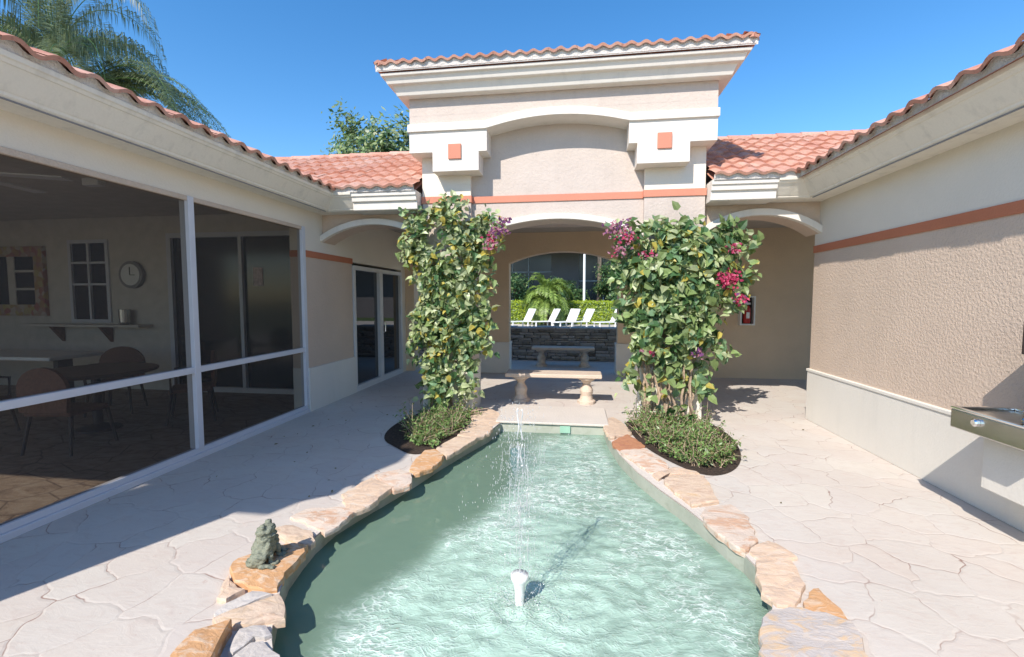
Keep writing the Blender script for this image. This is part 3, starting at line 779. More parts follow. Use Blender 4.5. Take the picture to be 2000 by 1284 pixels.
# breezeway ceiling and rear wall
BZ = empty('rear_arcade_wall', (0, 9.7, 0), 'tan stucco rear wall with arched opening looking out to the loungers', 'wall')
mb = MB(); RY0, RY1 = 9.70, 9.98
arch_wall(mb, -2.16, 6.5, 3.6, -1.43, .86, 2.36, .24, RY0, RY1)
arch_wall(mb, -3.75, -2.16, 3.6, -3.55, -2.36, 2.30, .16, RY0, RY1)
mb.build('wall', M['tan_dark'], BZ)
for a_, b_ in ((-2.17, -1.415), (.845, 1.9)):
    mb = MB(); mb.box(a_ - .01, b_, RY0 - .03, RY1 + .03, 0, .62); mb.box(a_ - .018, b_ + .008, RY0 - .04, RY1 + .04, .62, .67)
    bevel(mb.build('base_trim', M['base'], BZ), .005)
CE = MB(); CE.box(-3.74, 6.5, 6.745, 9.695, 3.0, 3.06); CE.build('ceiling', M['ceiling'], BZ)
mb = MB(); mb.box(-6, 8.5, RY1, 10.25, 3.35, 3.5); mb.build('rear_fascia', M['cream'], BZ)
mb = MB(); mb.lathe([(.11, 2.93), (.12, 2.96), (.10, 3.0)], 3.9, 8.6, 16)
tag(mb.build('ceiling_light', M['vinyl']), 'small round light on the ceiling behind the right archway', 'light')

RB = empty('right_building', (XR, 4, 0), 'right-hand building with rough tan stucco wall, coral stripe and tiled eave', 'building')
RYE = 6.50
mb = MB(); mb.box(XR, XR + .4, -6, RYE, .60, 2.20); mb.build('stucco_wall', M['tan_rough'], RB)
mb = MB(); mb.box(XR - .002, XR + .4, -6, RYE, 2.29, 3.2); mb.build('upper_wall', M['cream'], RB)
mb = MB(); mb.box(XR - .012, XR + .4, -6, RYE + .01, 2.20, 2.29); mb.build('coral_stripe', M['coral'], RB)
mb = MB(); mb.box(XR - .025, XR + .4, -6, RYE + .01, 0, .645); mb.box(XR - .035, XR + .4, -6, RYE + .02, .645, .68)
bevel(mb.build('base_trim', M['base'], RB), .006)
mb = MB(); mb.box(XR + .4, XR + 3.6, -6, RYE + .0, 0, 3.2); mb.build('back_block', M['tan'], RB)
mb = MB(); sweep(mb, [(XR - .66, 6.398), (XR, 6.398), (XR, -6)], side_prof(ZC, .42, .25), side=-1)
bevel(mb.build('cornice', M['cream_edge'], RB), .005)
ez_ = ZC + .225
rf = tile_roof((XR - .48, 6.2, ez_), (XR - .48, -6, ez_), (1, 0, SL), 2.4)
rf.face([(XR - .45, -6, ez_ - .02), (XR - .45, 6.2, ez_ - .02), (XR + 1.7, 6.2, ez_ + .90), (XR + 1.7, -6, ez_ + .90)])
rf.build('tiled_roof', M['tile'], RB)
mortar_strip((XR - .48, 6.0, ez_), (XR - .48, -6, ez_), (1, 0, SL), .05).build('eave_mortar', M['mortar'], RB)

# ================================================================== left building with screened lanai
LB = empty('left_building', (XL, 4, 0), 'left-hand building with screened porch, glass doors and tiled eave', 'building')
Y0 = .35
mb = MB(); mb.box(XL - .22, XL, Y0, 5.93, 2.60, 3.1); mb.box(XL - .22, XL, 5.93, 7.30, 2.28, 3.1); mb.box(XL - .22, XL, 7.30, 9.98, 2.22, 3.1)
mb.box(XL - .22, XL, 9.46, 9.98, 0, 2.22)
mb.build('upper_wall', M['cream'], LB)
mb = MB(); mb.box(XL - .22, XL, 5.93, 7.28, .60, 2.19); mb.build('tan_panel', M['tan'], LB)
mb = MB(); mb.box(XL - .22, XL + .012, 5.92, 7.29, 2.19, 2.28); mb.build('coral_stripe', M['coral'], LB)
mb = MB(); mb.box(XL - .22, XL + .035, 5.92, 7.30, 0, .62); mb.box(XL - .22, XL + .03, 7.30, 7.301, 0, .01)
bevel(mb.build('base_trim', M['base'], LB), .006)
mb = MB(); sweep(mb, [(XL, Y0), (XL, 6.398), (XL + .66, 6.398)], side_prof(ZC, .42, .25), side=-1)
bevel(mb.build('cornice', M['cream_edge'], LB), .005)
LE = XL + .44; ez_ = ZC + .225
rf = tile_roof((LE, Y0 + .1, ez_), (LE, 6.2, ez_), (-1, 0, SL), 3.2)
rf.face([(LE - .05, Y0 + .1, ez_ - .02), (LE - .05, 6.2, ez_ - .02), (LE - 3.2, 6.2, ez_ + 1.31), (LE - 3.2, Y0 + .1, ez_ + 1.31)])
rf.build('tiled_roof', M['tile'], LB)
mortar_strip((LE, Y0 + .1, ez_), (LE, 6.2, ez_), (-1, 0, SL), .05).build('eave_mortar', M['mortar'], LB)
t = NT('porch_floor_stone')
vo = t.add('ShaderNodeTexVoronoi', feature='DISTANCE_TO_EDGE', voronoi_dimensions='2D'); vo.inputs['Scale'].default_value = 3; t.l.new(t.coords(), vo.inputs['Vector'])
c = t.ramp(t.noise(3, 6, .65, t.map((1, 2.5, 1)), 1.5), [(.3, (.16, .11, .08)), (.5, (.30, .22, .155)), (.7, (.36, .29, .22))])
M['porch_floor'] = t.set(t.mix(t.ramp(vo.outputs['Distance'], [(.005, .8), (.03, 0.0)]), c, (.08, .05, .04)), .6, t.bump(t.noise(8, 5, .6, None, 1.2), .35, .02))
mb = MB(); mb.box(-11.5, XL - .081, Y0, 7.0, -.02, .006); structure(mb.build('porch_floor', M['porch_floor']))
mb = MB(); mb.box(-11.5, XL - .23, Y0, 7.0, 3.02, 3.10); mb.build('porch_ceiling', M['interior'], LB)
mb = MB(); EW = 7.0
for x0_, x1_, z0_, z1_ in ((-11.5, -8.94, 0, 3.02), (-8.94, -8.12, 0, 1.18), (-8.94, -8.12, 2.64, 3.02), (-8.12, -6.95, 0, 3.02), (-6.95, -4.40, 2.72, 3.02), (-4.40, XL - .22, 0, 3.02)):
    mb.box(x0_, x1_, EW, EW + .15, z0_, z1_)
mb.box(-11.65, -11.5, Y0, EW + .15, 0, 3.02)
mb.build('porch_wall', M['interior'], LB)
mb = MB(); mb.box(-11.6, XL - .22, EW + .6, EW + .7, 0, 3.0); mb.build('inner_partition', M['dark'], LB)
# window in end wall
wf_ = MB()
for a_ in ((-8.94, -8.88, 1.18, 2.64), (-8.18, -8.12, 1.18, 2.64), (-8.55, -8.51, 1.24, 2.58), (-8.88, -8.18, 2.58, 2.64), (-8.88, -8.18, 1.18, 1.24)):
    wf_.box(a_[0], a_[1], EW - .03, EW + .05, a_[2], a_[3])
for z_ in (1.86, 2.24): wf_.box(-8.88, -8.18, EW - .024, EW + .044, z_ - .018, z_ + .018)
wn = wf_.build('window', M['alu'], LB)
mb = MB(); mb.box(-8.88, -8.18, EW + .01, EW + .02, 1.24, 2.58); mb.build('pane', M['glass_in'], wn)
# sliding doors in end wall
sf = MB()
for a_ in ((-6.95, -6.87, 0, 2.72), (-4.48, -4.40, 0, 2.72), (-6.87, -4.48, 2.64, 2.72), (-6.87, -4.48, .0, .09), (-5.60, -5.54, .09, 2.64)):
    sf.box(a_[0], a_[1], EW - .04, EW + .08, a_[2], a_[3])
sd = sf.build('sliding_door', M['alu'], LB)
mb = MB(); mb.box(-6.87, -4.48, EW + .02, EW + .03, .09, 2.64); mb.build('pane', M['glass_in'], sd)
mb = MB(); mb.box(-5.37, -5.20, EW + .008, EW + .014, 1.82, 2.13)  # pale panel stands in for a reflection in the glass
tag(mb.build('reflection_patch', plain('reflection_tint', (.62, .50, .48), .7, 0, .25, 30)), 'small pale panel standing in for a reflection on the dark sliding door', 'glass_reflection')
# glass entry door beyond the pilaster
fr = MB()
DY0, DY1, DZ = 7.30, 9.46, 2.17
xx0, xx1 = XL - .10, XL + .02
for a_ in ((DY0, DY0 + .07, 0, DZ), (DY1 - .07, DY1, 0, DZ), (DY0 + .07, DY1 - .07, DZ - .07, DZ), (DY0 + .07, DY1 - .07, 0, .10), (8.33, 8.47, .10, DZ - .07)):
    fr.box(xx0, xx1, a_[0], a_[1], a_[2], a_[3])
gd = fr.build('glass_door', M['door_white'], LB)
mb = MB(); mb.box(XL - .05, XL - .04, DY0 + .07, 8.33, .10, DZ - .07); mb.build('pane', M['glass'], gd)
mb = MB(); mb.box(XL - .05, XL - .04, 8.47, DY1 - .07, .10, DZ - .07); mb.build('pane', M['glass'], gd)
mb = MB(); mb.tube([(XL + .03, 8.45, .95), (XL + .07, 8.45, .97), (XL + .07, 8.45, 1.15), (XL + .03, 8.45, 1.17)], .012); mb.build('handle', M['chrome'], gd)
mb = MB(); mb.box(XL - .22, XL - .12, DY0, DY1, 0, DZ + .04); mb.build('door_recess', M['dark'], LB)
# screen enclosure: a thing of its own parts
SC = empty('screen_frame', (XL, 3.3, 0), 'white aluminium screen enclosure along the porch on the left', 'screen')
mb = MB(); mb.box(XL - .08, XL + .02, 4.00, 4.07, .10, 2.60); bevel(mb.build('mullion', M['alu'], SC), .004)
mb = MB(); mb.box(XL - .06, XL + .02, 5.86, 5.93, .10, 2.60); bevel(mb.build('mullion', M['alu'], SC), .004)
mb = MB(); mb.box(XL - .06, XL + .02, Y0, Y0 + .06, .10, 2.60); bevel(mb.build('mullion', M['alu'], SC), .004)
for q_ in ((Y0 + .06, 4.00), (4.07, 5.86)):
    mb = MB(); mb.box(XL - .055, XL + .015, q_[0], q_[1], .865, .925); bevel(mb.build('chair_rail', M['alu'], SC), .004)
mb = MB(); mb.box(XL - .08, XL + .03, Y0, 5.91, 0, .05); mb.box(XL - .06, XL + .005, Y0, 5.91, .05, .10)
bevel(mb.build('sill', M['alu'], SC), .004)
mb = MB(); mb.box(XL - .06, XL + .012, Y0, 5.93, 2.555, 2.60); bevel(mb.build('header', M['bench'], SC), .004)
mb = MB(); mb.face([(XL - .02, Y0 + .06, .10), (XL - .02, 5.86, .10), (XL - .02, 5.86, 2.56), (XL - .02, Y0 + .06, 2.56)])
mb.build('mesh_screen', M['screen'], SC)
for x_, y_, par in ((XL + .235, 6.1, LB), (XR - .235, 6.1, RB)):
    mb = MB(); mb.box(x_ - .006, x_ + .006, Y0 if x_ < 0 else -6, y_, ZC - .013, ZC - .0052); mb.build('drip_edge', M['alu_dark'], par)
# unseen block added behind the viewer to cast the shadow across the left paving
OT = empty('shadow_block', (-5.1, -1.6, 0), 'unseen shadow-casting block with a wider cap, behind and left of the viewpoint', 'building')
mb = MB(); mb.box(-5.65, -4.60, -1.4, -1, 0, 4.4); mb.build('shaft', M['tan'], OT)
mb = MB(); mb.box(-5.65, -4.28, -1.4, -1, 4.4, 5.6); mb.build('cap', M['cream'], OT)

# ================================================================== porch contents
mb = MB(); mb.box(-9.74, -7.31, 6.72, 6.99, 1.12, 1.16)
SH = tag(D.objects.new('wall_shelf', None), 'long wall shelf under the porch window', 'shelf'); COL.objects.link(SH); SH.location = (-8.5, 6.9, 1.12); ORG['wall_shelf'] = Vector(SH.location)
mb.build('board', M['interior'], SH)
for x_ in (-9.15, -8.15):
    mb = MB(); n_ = 0
    mb.v = [(x_ - .03, 6.99, 1.12), (x_ - .03, 6.78, 1.12), (x_ - .03, 6.99, .84), (x_ + .03, 6.99, 1.12), (x_ + .03, 6.78, 1.12), (x_ + .03, 6.99, .84)]
    mb.f = [(0, 1, 2), (3, 5, 4), (0, 3, 4, 1), (1, 4, 5, 2), (2, 5, 3, 0)]; mb.m = [0] * 5
    mb.build('bracket', M['wicker'], SH)
mb = MB(); mb.lathe([(.065, 1.16), (.075, 1.2), (.085, 1.42), (.078, 1.42), (.06, 1.19)], -7.72, 6.86, 16)
tag(mb.build('metal_cup', M['steel']), 'metal cup standing on the wall shelf below the clock', 'cup')
CK = empty('wall_clock', (-7.64, 6.98, 2.02), 'round wall clock with pale face and dark rim beside the porch window', 'clock')
mb = MB(); mb.tube([(-7.64, 6.995, 2.02), (-7.64, 6.93, 2.02)], [.235, .235], 28); mb.build('rim', M['alu_dark'], CK)
mb = MB(); mb.tube([(-7.64, 6.932, 2.02), (-7.64, 6.922, 2.02)], [.185, .185], 28); mb.build('face', M['vinyl'], CK)
mb = MB(); mb.box(-7.645, -7.635, 6.912, 6.92, 2.02, 2.15); mb.box(-7.64, -7.55, 6.912, 6.92, 2.01, 2.02); mb.build('hand', M['dark'], CK)
MR = empty('tiled_mirror', (-10.0, 6.98, 1.9), 'square mirror framed in pink and yellow mosaic on the porch wall', 'mirror')
t = NT('mosaic'); vo = t.add('ShaderNodeTexVoronoi'); vo.inputs['Scale'].default_value = 11; t.l.new(t.coords(), vo.inputs['Vector'])
sx = t.add('ShaderNodeSeparateColor'); t.l.new(vo.outputs['Color'], sx.inputs[0])
M['mosaic'] = t.set(t.ramp(sx.outputs[0], [(.1, (.40, .30, .22)), (.4, (.40, .14, .12)), (.7, (.45, .36, .12)), (.95, (.50, .42, .36))]), .6, t.bump(vo.outputs['Distance'], .5, .02))
mb = MB(); mb.box(-10.75, -9.42, 6.93, 6.995, 1.30, 1.50); mb.box(-10.75, -9.42, 6.93, 6.995, 2.36, 2.54); mb.box(-9.62, -9.42, 6.93, 6.995, 1.50, 2.36); mb.box(-10.75, -10.56, 6.93, 6.995, 1.50, 2.36)
mb.build('frame', M['mosaic'], MR)
mb = MB(); mb.box(-10.56, -9.62, 6.96, 6.985, 1.50, 2.36); mb.build('glass', M['glass_in'], MR)
mb = MB(); mb.box(-10.20, -10.05, 6.945, 6.96, 1.50, 2.36); mb.box(-10.05, -9.62, 6.945, 6.96, 2.08, 2.12); mb.box(-10.05, -9.62, 6.945, 6.96, 1.76, 1.80); mb.build('reflected_bars', M['interior'], MR)  # bars stand in for a window reflected in the mirror
# chairs
def porch_chair():
    r = empty('porch_chair', (0, 0, 0), 'brown wicker chair', 'chair', 'wicker chairs on the screened porch')
    mb = MB(); mb.box(-.25, .25, -.23, .24, .40, .45); bevel(mb.build('seat', M['wicker'], r), .02)
    mb = MB(); pts = []
    for i in range(13):
        a = math.pi * i / 12; pts.append((.27 * math.cos(a), .45 + .22 + .24 * math.sin(a)))
    pts = [(.25, .45)] + pts + [(-.25, .45)]
    mb.slab_y(pts[::-1], .23, .27); mb.build('backrest', M['wicker'], r)
    for sx_ in (-1, 1):
        for sy_ in (-1, 1):
            mb = MB(); mb.tube([(sx_ * .22, sy_ * .2, .40), (sx_ * .26, sy_ * .26, 0)], [.02, .014], 8); mb.build('leg', M['brown_metal'], r)
        mb = MB(); mb.tube([(sx_ * .25, -.2, .42), (sx_ * .28, -.2, .66), (sx_ * .28, 0, .68), (sx_ * .26, .25, .66)], .018, 8); mb.build('armrest', M['brown_metal'], r)
    return r
pc = porch_chair(); CS = [
 (-5.35, 4.10, math.pi + .1, 'brown wicker porch chair nearest the screen, seen from behind'),
 (-5.05, 5.35, -.9, 'brown wicker porch chair with a rounded back, right of the table by the sliding door'),
 (-6.45, 5.55, .5, 'brown wicker porch chair on the far side of the dark table'),
 (-6.75, 4.20, 2.2, 'brown wicker porch chair at the far left edge of the porch view')]
for i, (x, y, rz, lab) in enumerate(CS):
    if i == 0: pc.location = (x, y, 0); pc.rotation_euler.z = rz; pc['label'] = lab
    else: copy_tree(pc, (x, y, 0), rz, lab)
TBL = empty('porch_table', (-5.8, 4.75, 0), 'round dark brown table on the screened porch', 'table')
mb = MB(); mb.lathe([(.60, .70), (.62, .715), (.62, .735), (.60, .745)], -5.8, 4.75, 36); mb.build('tabletop', M['wood'], TBL)
mb = MB(); mb.lathe([(.24, 0), (.22, .03), (.05, .08), (.045, .66), (.18, .70)], -5.8, 4.75, 16); mb.build('pedestal', M['brown_metal'], TBL)
TB2 = empty('white_table', (-8.6, 5.7, 0), 'long pale counter table at the back of the porch', 'table')
mb = MB(); mb.box(-10.6, -7.2, 5.3, 6.1, .74, .79); bevel(mb.build('tabletop', M['vinyl'], TB2), .01)
for x_ in (-10.4, -9, -7.5):
    mb = MB(); mb.box(x_ - .04, x_ + .04, 5.6, 5.8, 0, .74); mb.build('leg', M['brown_metal'], TB2)
# ceiling fan
FN = empty('ceiling_fan', (-5.65, 3.45, 3.02), 'white ceiling fan on the porch ceiling, upper left', 'fan')
mb = MB(); mb.lathe([(.06, 3.02), (.06, 2.98), (.015, 2.97), (.015, 2.84), (.10, 2.82), (.11, 2.74), (.05, 2.70)], -5.65, 3.45, 16); mb.build('motor', M['vinyl'], FN)
for k in range(5):
    a = R(28 + 72 * k); mb = MB(); c_, s_ = math.cos(a), math.sin(a)
    q = [(.14, -.05), (.85, -.075), (.87, .075), (.14, .05)]
    P_ = [(-5.65 + c_ * u - s_ * v_, 3.45 + s_ * u + c_ * v_) for u, v_ in q]
    mb.prism(P_, 2.755, 2.768); mb.build('blade', M['vinyl'], FN)
mb = MB(); mb.box(-5.75, -5.53, 4.68, 4.78, 2.93, 3.02)
bevel(tag(mb.build('emergency_light', M['vinyl']), 'small white box fixed to the porch ceiling', 'light fixture'), .01)

# ================================================================== benches
def make_bench():
    r = empty('stone_bench', (0, 0, 0), 'bench', 'bench', 'cast stone benches')
    mb = MB(); mb.box(-.735, .735, -.20, .20, .405, .465); bevel(mb.build('seat', M['bench'], r), .015, 3)
    for sx_ in (-1, 1):
        mb = MB(); x_ = sx_ * .51
        prof = [(.135, 0), (.135, .04), (.10, .06), (.085, .12), (.10, .19), (.095, .22), (.065, .27), (.055, .30), (.08, .34), (.12, .365), (.14, .38), (.14, .404)]
        nn = len(mb.v); seg = 24
        for rr, z in prof:
            for j in range(seg):
                a = 2 * math.pi * j / seg
                mb.v.append((x_ + rr * math.cos(a) * (.95 + .08 * abs(math.cos(4 * a))), 1.25 * rr * math.sin(a), z))
        for i in range(len(prof) - 1):
            for j in range(seg):
                j2 = (j + 1) % seg; mb.f.append((i * seg + j, i * seg + j2, (i + 1) * seg + j2, (i + 1) * seg + j)); mb.m.append(0)
        mb.f.append(tuple(reversed(range(seg)))); mb.m.append(0)
        mb.f.append(tuple((len(prof) - 1) * seg + j for j in range(seg))); mb.m.append(0)
        mb.build('leg', M['bench'], r)
    return r
b1 = make_bench(); b1.location = (-.34, 7.05, 0); b1['label'] = 'cast stone bench in the sun at the head of the pool'
b2 = copy_tree(b1, (-.30, 10.85, 0), 0, 'cast stone bench in shade in front of the dark slate wall')

# ================================================================== slate wall, pool deck items
SW = MB(); SW.box(-7, 7, 12.02, 12.26, 0, .815); z = 0.0; rr = random.Random(3)
while z < .80:
    h = rr.uniform(.045, .09); x = -7.0
    if z + h > .80: h = .82 - z
    while x < 7.0:
        wdt = rr.uniform(.12, .45); d = rr.uniform(-.10, .06)
        SW.box(x + .010, x + wdt - .010, 11.85 + d, 12.3, z + .008, z + h - .004)
        x += wdt
    z += h
x = -7.0
while x < 7:
    wdt = rr.uniform(.3, .7); SW.box(x + .006, x + wdt - .006, 11.72 + rr.uniform(-.06, .08), 12.34, .823, .855 + rr.uniform(0, .03)); x += wdt
tag(SW.build('slate_wall', M['slate']), 'low dry-stacked dark slate wall behind the shaded bench', 'wall')

def leaf_cloud(mb, pos_fn, count, size, nm, up=.3, rnd=random, shape='leaf'):
    for _ in range(count):
        p, nrm_, mi = pos_fn()
        s_ = size * rnd.uniform(.55, 1.25)
        d = Vector((rnd.gauss(0, 1), rnd.gauss(0, 1), rnd.gauss(0, 1) - up)).normalized()
        nn_ = (Vector(nrm_) + Vector((rnd.gauss(0, .5), rnd.gauss(0, .5), rnd.gauss(0, .5)))).normalized()
        d = (d - nn_ * d.dot(nn_))
        if d.length < .1: continue
        d.normalize(); sd_ = d.cross(nn_).normalized(); p = Vector(p)
        n0 = len(mb.v); fold = nn_ * s_ * .14
        if shape == 'leaf':
            mb.v += [tuple(p), tuple(p + d * s_ * .18 + sd_ * s_ * .36 + fold), tuple(p + d * s_ * .62 + sd_ * s_ * .30 + fold), tuple(p + d * s_ * 1.08 - nn_ * s_ * .12),
                     tuple(p + d * s_ * .62 - sd_ * s_ * .30 + fold), tuple(p + d * s_ * .18 - sd_ * s_ * .36 + fold), tuple(p + d * s_ * .5)]
            mb.f += [(n0, n0 + 1, n0 + 2, n0 + 6), (n0 + 6, n0 + 2, n0 + 3), (n0, n0 + 6, n0 + 4, n0 + 5), (n0 + 6, n0 + 3, n0 + 4)]; mb.m += [mi] * 4
        else:
            mb.v += [tuple(p), tuple(p + d * s_ * .5 + sd_ * s_ * .22), tuple(p + d * s_), tuple(p + d * s_ * .5 - sd_ * s_ * .22)]
            mb.f += [(n0, n0 + 1, n0 + 2, n0 + 3)]; mb.m += [mi]

def vine(name, prof, yc, dep, label, seed, count, size, mats, wts, flowers, stems, trellis_x, sparse=None):
    rnd = random.Random(seed)
    r = empty(name, ((prof[0][1] + prof[0][2]) / 2, yc, 0), label, 'climbing plant', 'flowering vines on the tower piers')
    def at_z(z):
        for i in range(len(prof) - 1):
            a, b = prof[i], prof[i + 1]
            if a[0] <= z <= b[0]:
                t_ = (z - a[0]) / (b[0] - a[0]); return a[1] + (b[1] - a[1]) * t_, a[2] + (b[2] - a[2]) * t_, a[3] + (b[3] - a[3]) * t_
        return prof[-1][1], prof[-1][2], prof[-1][3]
    zmin, zmax = prof[0][0], prof[-1][0]
    clus = []; tries = 0
    ncl = count // 21
    while len(clus) < ncl:
        z = rnd.uniform(zmin, zmax); x0_, x1_, dn = at_z(z)
        x0_ += .16 * noise.noise(Vector((z * 3.3, 0, seed))) + .06; x1_ += .16 * noise.noise(Vector((z * 3.3, 9, seed))) - .06
        if rnd.random() > dn * (x1_ - x0_) / 1.9 * 1.15: continue
        u = rnd.uniform(-1, 1); x = (x0_ + x1_) / 2 + u * (x1_ - x0_) / 2
        if noise.noise(Vector((x * 4.2, z * 4.2, seed + 4))) < -.24: continue
        th = math.sqrt(max(.08, 1 - u * u)); y = yc - dep * th * (rnd.random() ** .55) * (.75 + .5 * noise.noise(Vector((x * 3, z * 3, seed))))
        bias = noise.noise(Vector((x * 2.5, z * 2.5, seed + 20)))
        ws = [w_ * (1 + (1.8 * bias if i_ in (2, 3) else 0)) * rnd.uniform(.3, 1.7) for i_, w_ in enumerate(wts)]
        clus.append((x, y, z, ws, rnd.uniform(.045, .085), Vector((rnd.gauss(u * .7, .5), -1, rnd.gauss(.5, .5)))))
    for _ in range(ncl // 14):          # sprigs that stick out of the outline
        z = rnd.uniform(zmin + .3, zmax + .06); x0_, x1_, dn = at_z(min(z, zmax)); x = rnd.choice([x0_ - .05, x1_ + .05])
        if z > zmax - .1: x = rnd.uniform(x0_, x1_)
        clus.append((x, yc - dep * .4, z, wts, .06, Vector((0, -1, .6))))
    def pos():
        x, y, z, ws, rr_, nn = rnd.choice(clus)
        mi = rnd.choices(range(len(ws)), [max(.001, q) for q in ws])[0]
        return (x + rnd.gauss(0, rr_), y + rnd.gauss(0, rr_ * .8), max(.05, z + rnd.gauss(0, rr_ * 1.1))), nn, mi
    mb = MB(); leaf_cloud(mb, pos, count, size, None, .5, rnd); mb.build('foliage', mats, r)
    # flowers: clusters of small petals
    for (fx, fz, fr_, fn, fm) in flowers:
        mb = MB()
        def fp():
            a = rnd.gauss(0, fr_ * .55); b = rnd.gauss(0, fr_ * .45)
            return (fx + a, yc - dep * .85 + rnd.uniform(-.06, .05), fz + b), (0, -1, .4), rnd.choice([0, 0, 1])
        leaf_cloud(mb, fp, fn, .045, None, .0, rnd); mb.build('petals', [M[fm[0]], M[fm[1]]], r)
    mb = MB()
    for k in range(stems):
        x = rnd.uniform(prof[0][1] + .12, prof[0][2] - .05); y = yc - dep * .35 + rnd.uniform(-.1, .1); p_ = [(x, y, 0)]; z = 0
        while z < 1.5 + rnd.random() * .9:
            z += .12; x += rnd.uniform(-.045, .045); y += rnd.uniform(-.025, .025); x = max(prof[0][1] + .1, min(prof[0][2] - .1, x)); p_.append((x, y + min(.25, z * .22), z))
        mb.tube(p_, [.019 * (1 - .6 * i / len(p_)) for i in range(len(p_))], 5)
    mb.build('trunk', M['stem'], r)
    # white lattice fixed behind the vine
    mb = MB(); tx0, tx1 = trellis_x
    for k in range(5):
        x = tx0 + (tx1 - tx0) * k / 4; mb.box(x - .014, x + .014, yc + .15, yc + .165, 0, 2.6)
    for k in range(8): mb.box(tx0, tx1, yc + .166, yc + .18, .25 + k * .32, .278 + k * .32)
    tag(mb.build('trellis', M['vinyl']), 'white lattice behind the ' + ('left' if tx0 < 0 else 'right') + ' flowering vine', 'trellis', 'white trellises')
    return r
VM = [M['leaf_mid'], M['leaf_dark'], M['leaf_pale'], M['leaf_yellow'], M['leaf_blue']]
profL = [(.08, -2.05, -1.62, .35), (.3, -2.12, -1.50, .8), (.6, -2.18, -1.36, 1.1), (1.0, -2.18, -1.28, 1.1), (1.5, -2.22, -1.25, 1.1), (1.9, -2.25, -1.24, 1.1), (2.15, -2.38, -1.20, 1.2), (2.35, -2.40, -1.05, 1.2), (2.6, -2.30, -1.0, 1.1), (2.75, -2.15, -1.30, .9), (2.90, -2.05, -1.42, .4)]
vine('flowering_vine', profL, 6.13, .30, 'tall narrow vine with yellowing leaves on the left tower pier', 11, 3700, .100, VM, [.32, .14, .36, .10, .08],
     [(-1.02, 2.48, .12, 70, ('petal2', 'purple')), (-1.10, 2.32, .10, 45, ('petal2', 'petal')), (-.95, 2.60, .08, 30, ('petal2', 'purple'))], 6, (-2.02, -1.6))
profR = [(0.12, 0.74, 1.6, 0.05), (0.35, 0.76, 1.52, 0.07), (0.6, 0.73, 1.63, 0.14), (0.85, 0.69, 1.75, 0.42), (1.15, 0.67, 1.79, 1.0), (1.45, 0.67, 1.81, 1.05), (1.75, 0.64, 1.97, 1.1), (2.05, 0.59, 2.07, 1.15), (2.3, 0.55, 2.09, 1.15), (2.42, 0.57, 2.07, 1.1), (2.5, 0.71, 1.99, 0.9), (2.56, 0.87, 1.77, 0.4)]
vine('flowering_vine', profR, 6.13, .33, 'broad green vine with bright pink flowers on the right tower pier', 23, 4700, .116, VM, [.38, .20, .20, .06, .16],
     [(.50, 2.48, .12, 80, ('petal2', 'purple')), (.62, 2.36, .10, 50, ('petal', 'petal2')), (.52, 2.20, .09, 45, ('petal2', 'petal')), (1.83, 1.83, .11, 120, ('petal', 'petal')), (1.97, 1.60, .06, 26, ('petal', 'purple')),
      (1.86, 2.20, .07, 26, ('petal', 'petal2')), (.92, .96, .07, 26, ('petal2', 'petal')), (1.50, .93, .07, 26, ('purple', 'petal2')), (.85, 2.15, .10, 26, ('petal2', 'petal'))], 20, (.85, 1.5))

def ground_shrub(poly, label, seed, hmax, cnt):
    rnd = random.Random(seed); xs = [p[0] for p in poly]; ys = [p[1] for p in poly]
    cx = sum(xs) / len(xs); cy = sum(ys) / len(ys)
    def ins(x, y):
        r_ = False; j = len(poly) - 1
        for i in range(len(poly)):
            a, b = poly[i], poly[j]
            if (a[1] > y) != (b[1] > y) and x < (b[0] - a[0]) * (y - a[1]) / (b[1] - a[1]) + a[0]: r_ = not r_
            j = i
        return r_
    r = empty('ground_shrub', (cx, cy, 0), label, 'shrub', 'low shrubs in the plant beds')
    mb = MB(); st_ = MB(); tips = []
    while len(tips) < cnt:
        x = rnd.uniform(min(xs), max(xs)); y = rnd.uniform(min(ys), max(ys))
        if not ins(x, y): continue
        hgt = hmax * (.30 + 1.6 * abs(noise.noise(Vector((x * 4, y * 4, seed))))) * rnd.uniform(.5, 1.35)
        if noise.noise(Vector((x * 5, y * 5, seed + 3))) < -.38: continue
        a = rnd.uniform(0, 6.28); ln = rnd.uniform(.04, .24)
        b0 = Vector((x, y, .0)); tp_ = Vector((x + math.cos(a) * ln, y + math.sin(a) * ln, hgt)); tips.append((b0, tp_))
        st_.tube([b0, (b0 + tp_) / 2 + Vector((0, 0, .02)), tp_], [.004, .003, .002], 3, cap=False)
        for k in range(16):
            tt = .25 + .75 * rnd.random(); p = b0.lerp(tp_, tt)
            mi = 0 if rnd.random() < .88 else 1
            leaf_cloud(mb, lambda: (p, (math.cos(a) * .4, math.sin(a) * .4, 1), mi), 1, .042, None, -.3, rnd, 'small')
    mb.build('foliage', [M['sage'], M['sage2']], r); st_.build('stem', M['stem'], r)
shL = [(-2.0, 6.1), (-2.02, 5.4), (-1.92, 4.95), (-1.66, 4.62), (-1.50, 4.8), (-1.40, 5.3), (-1.42, 6.0)]
shR = [(.74, 6.0), (.76, 5.3), (.90, 4.85), (1.12, 4.42), (1.40, 4.45), (1.60, 4.85), (1.62, 5.4), (1.5, 6.0)]
ground_shrub(shL, 'low green ground shrub at the foot of the left vine', 5, .25, 420)
ground_shrub(shR, 'low grey-green ground shrub spreading at the foot of the right vine', 6, .25, 560)

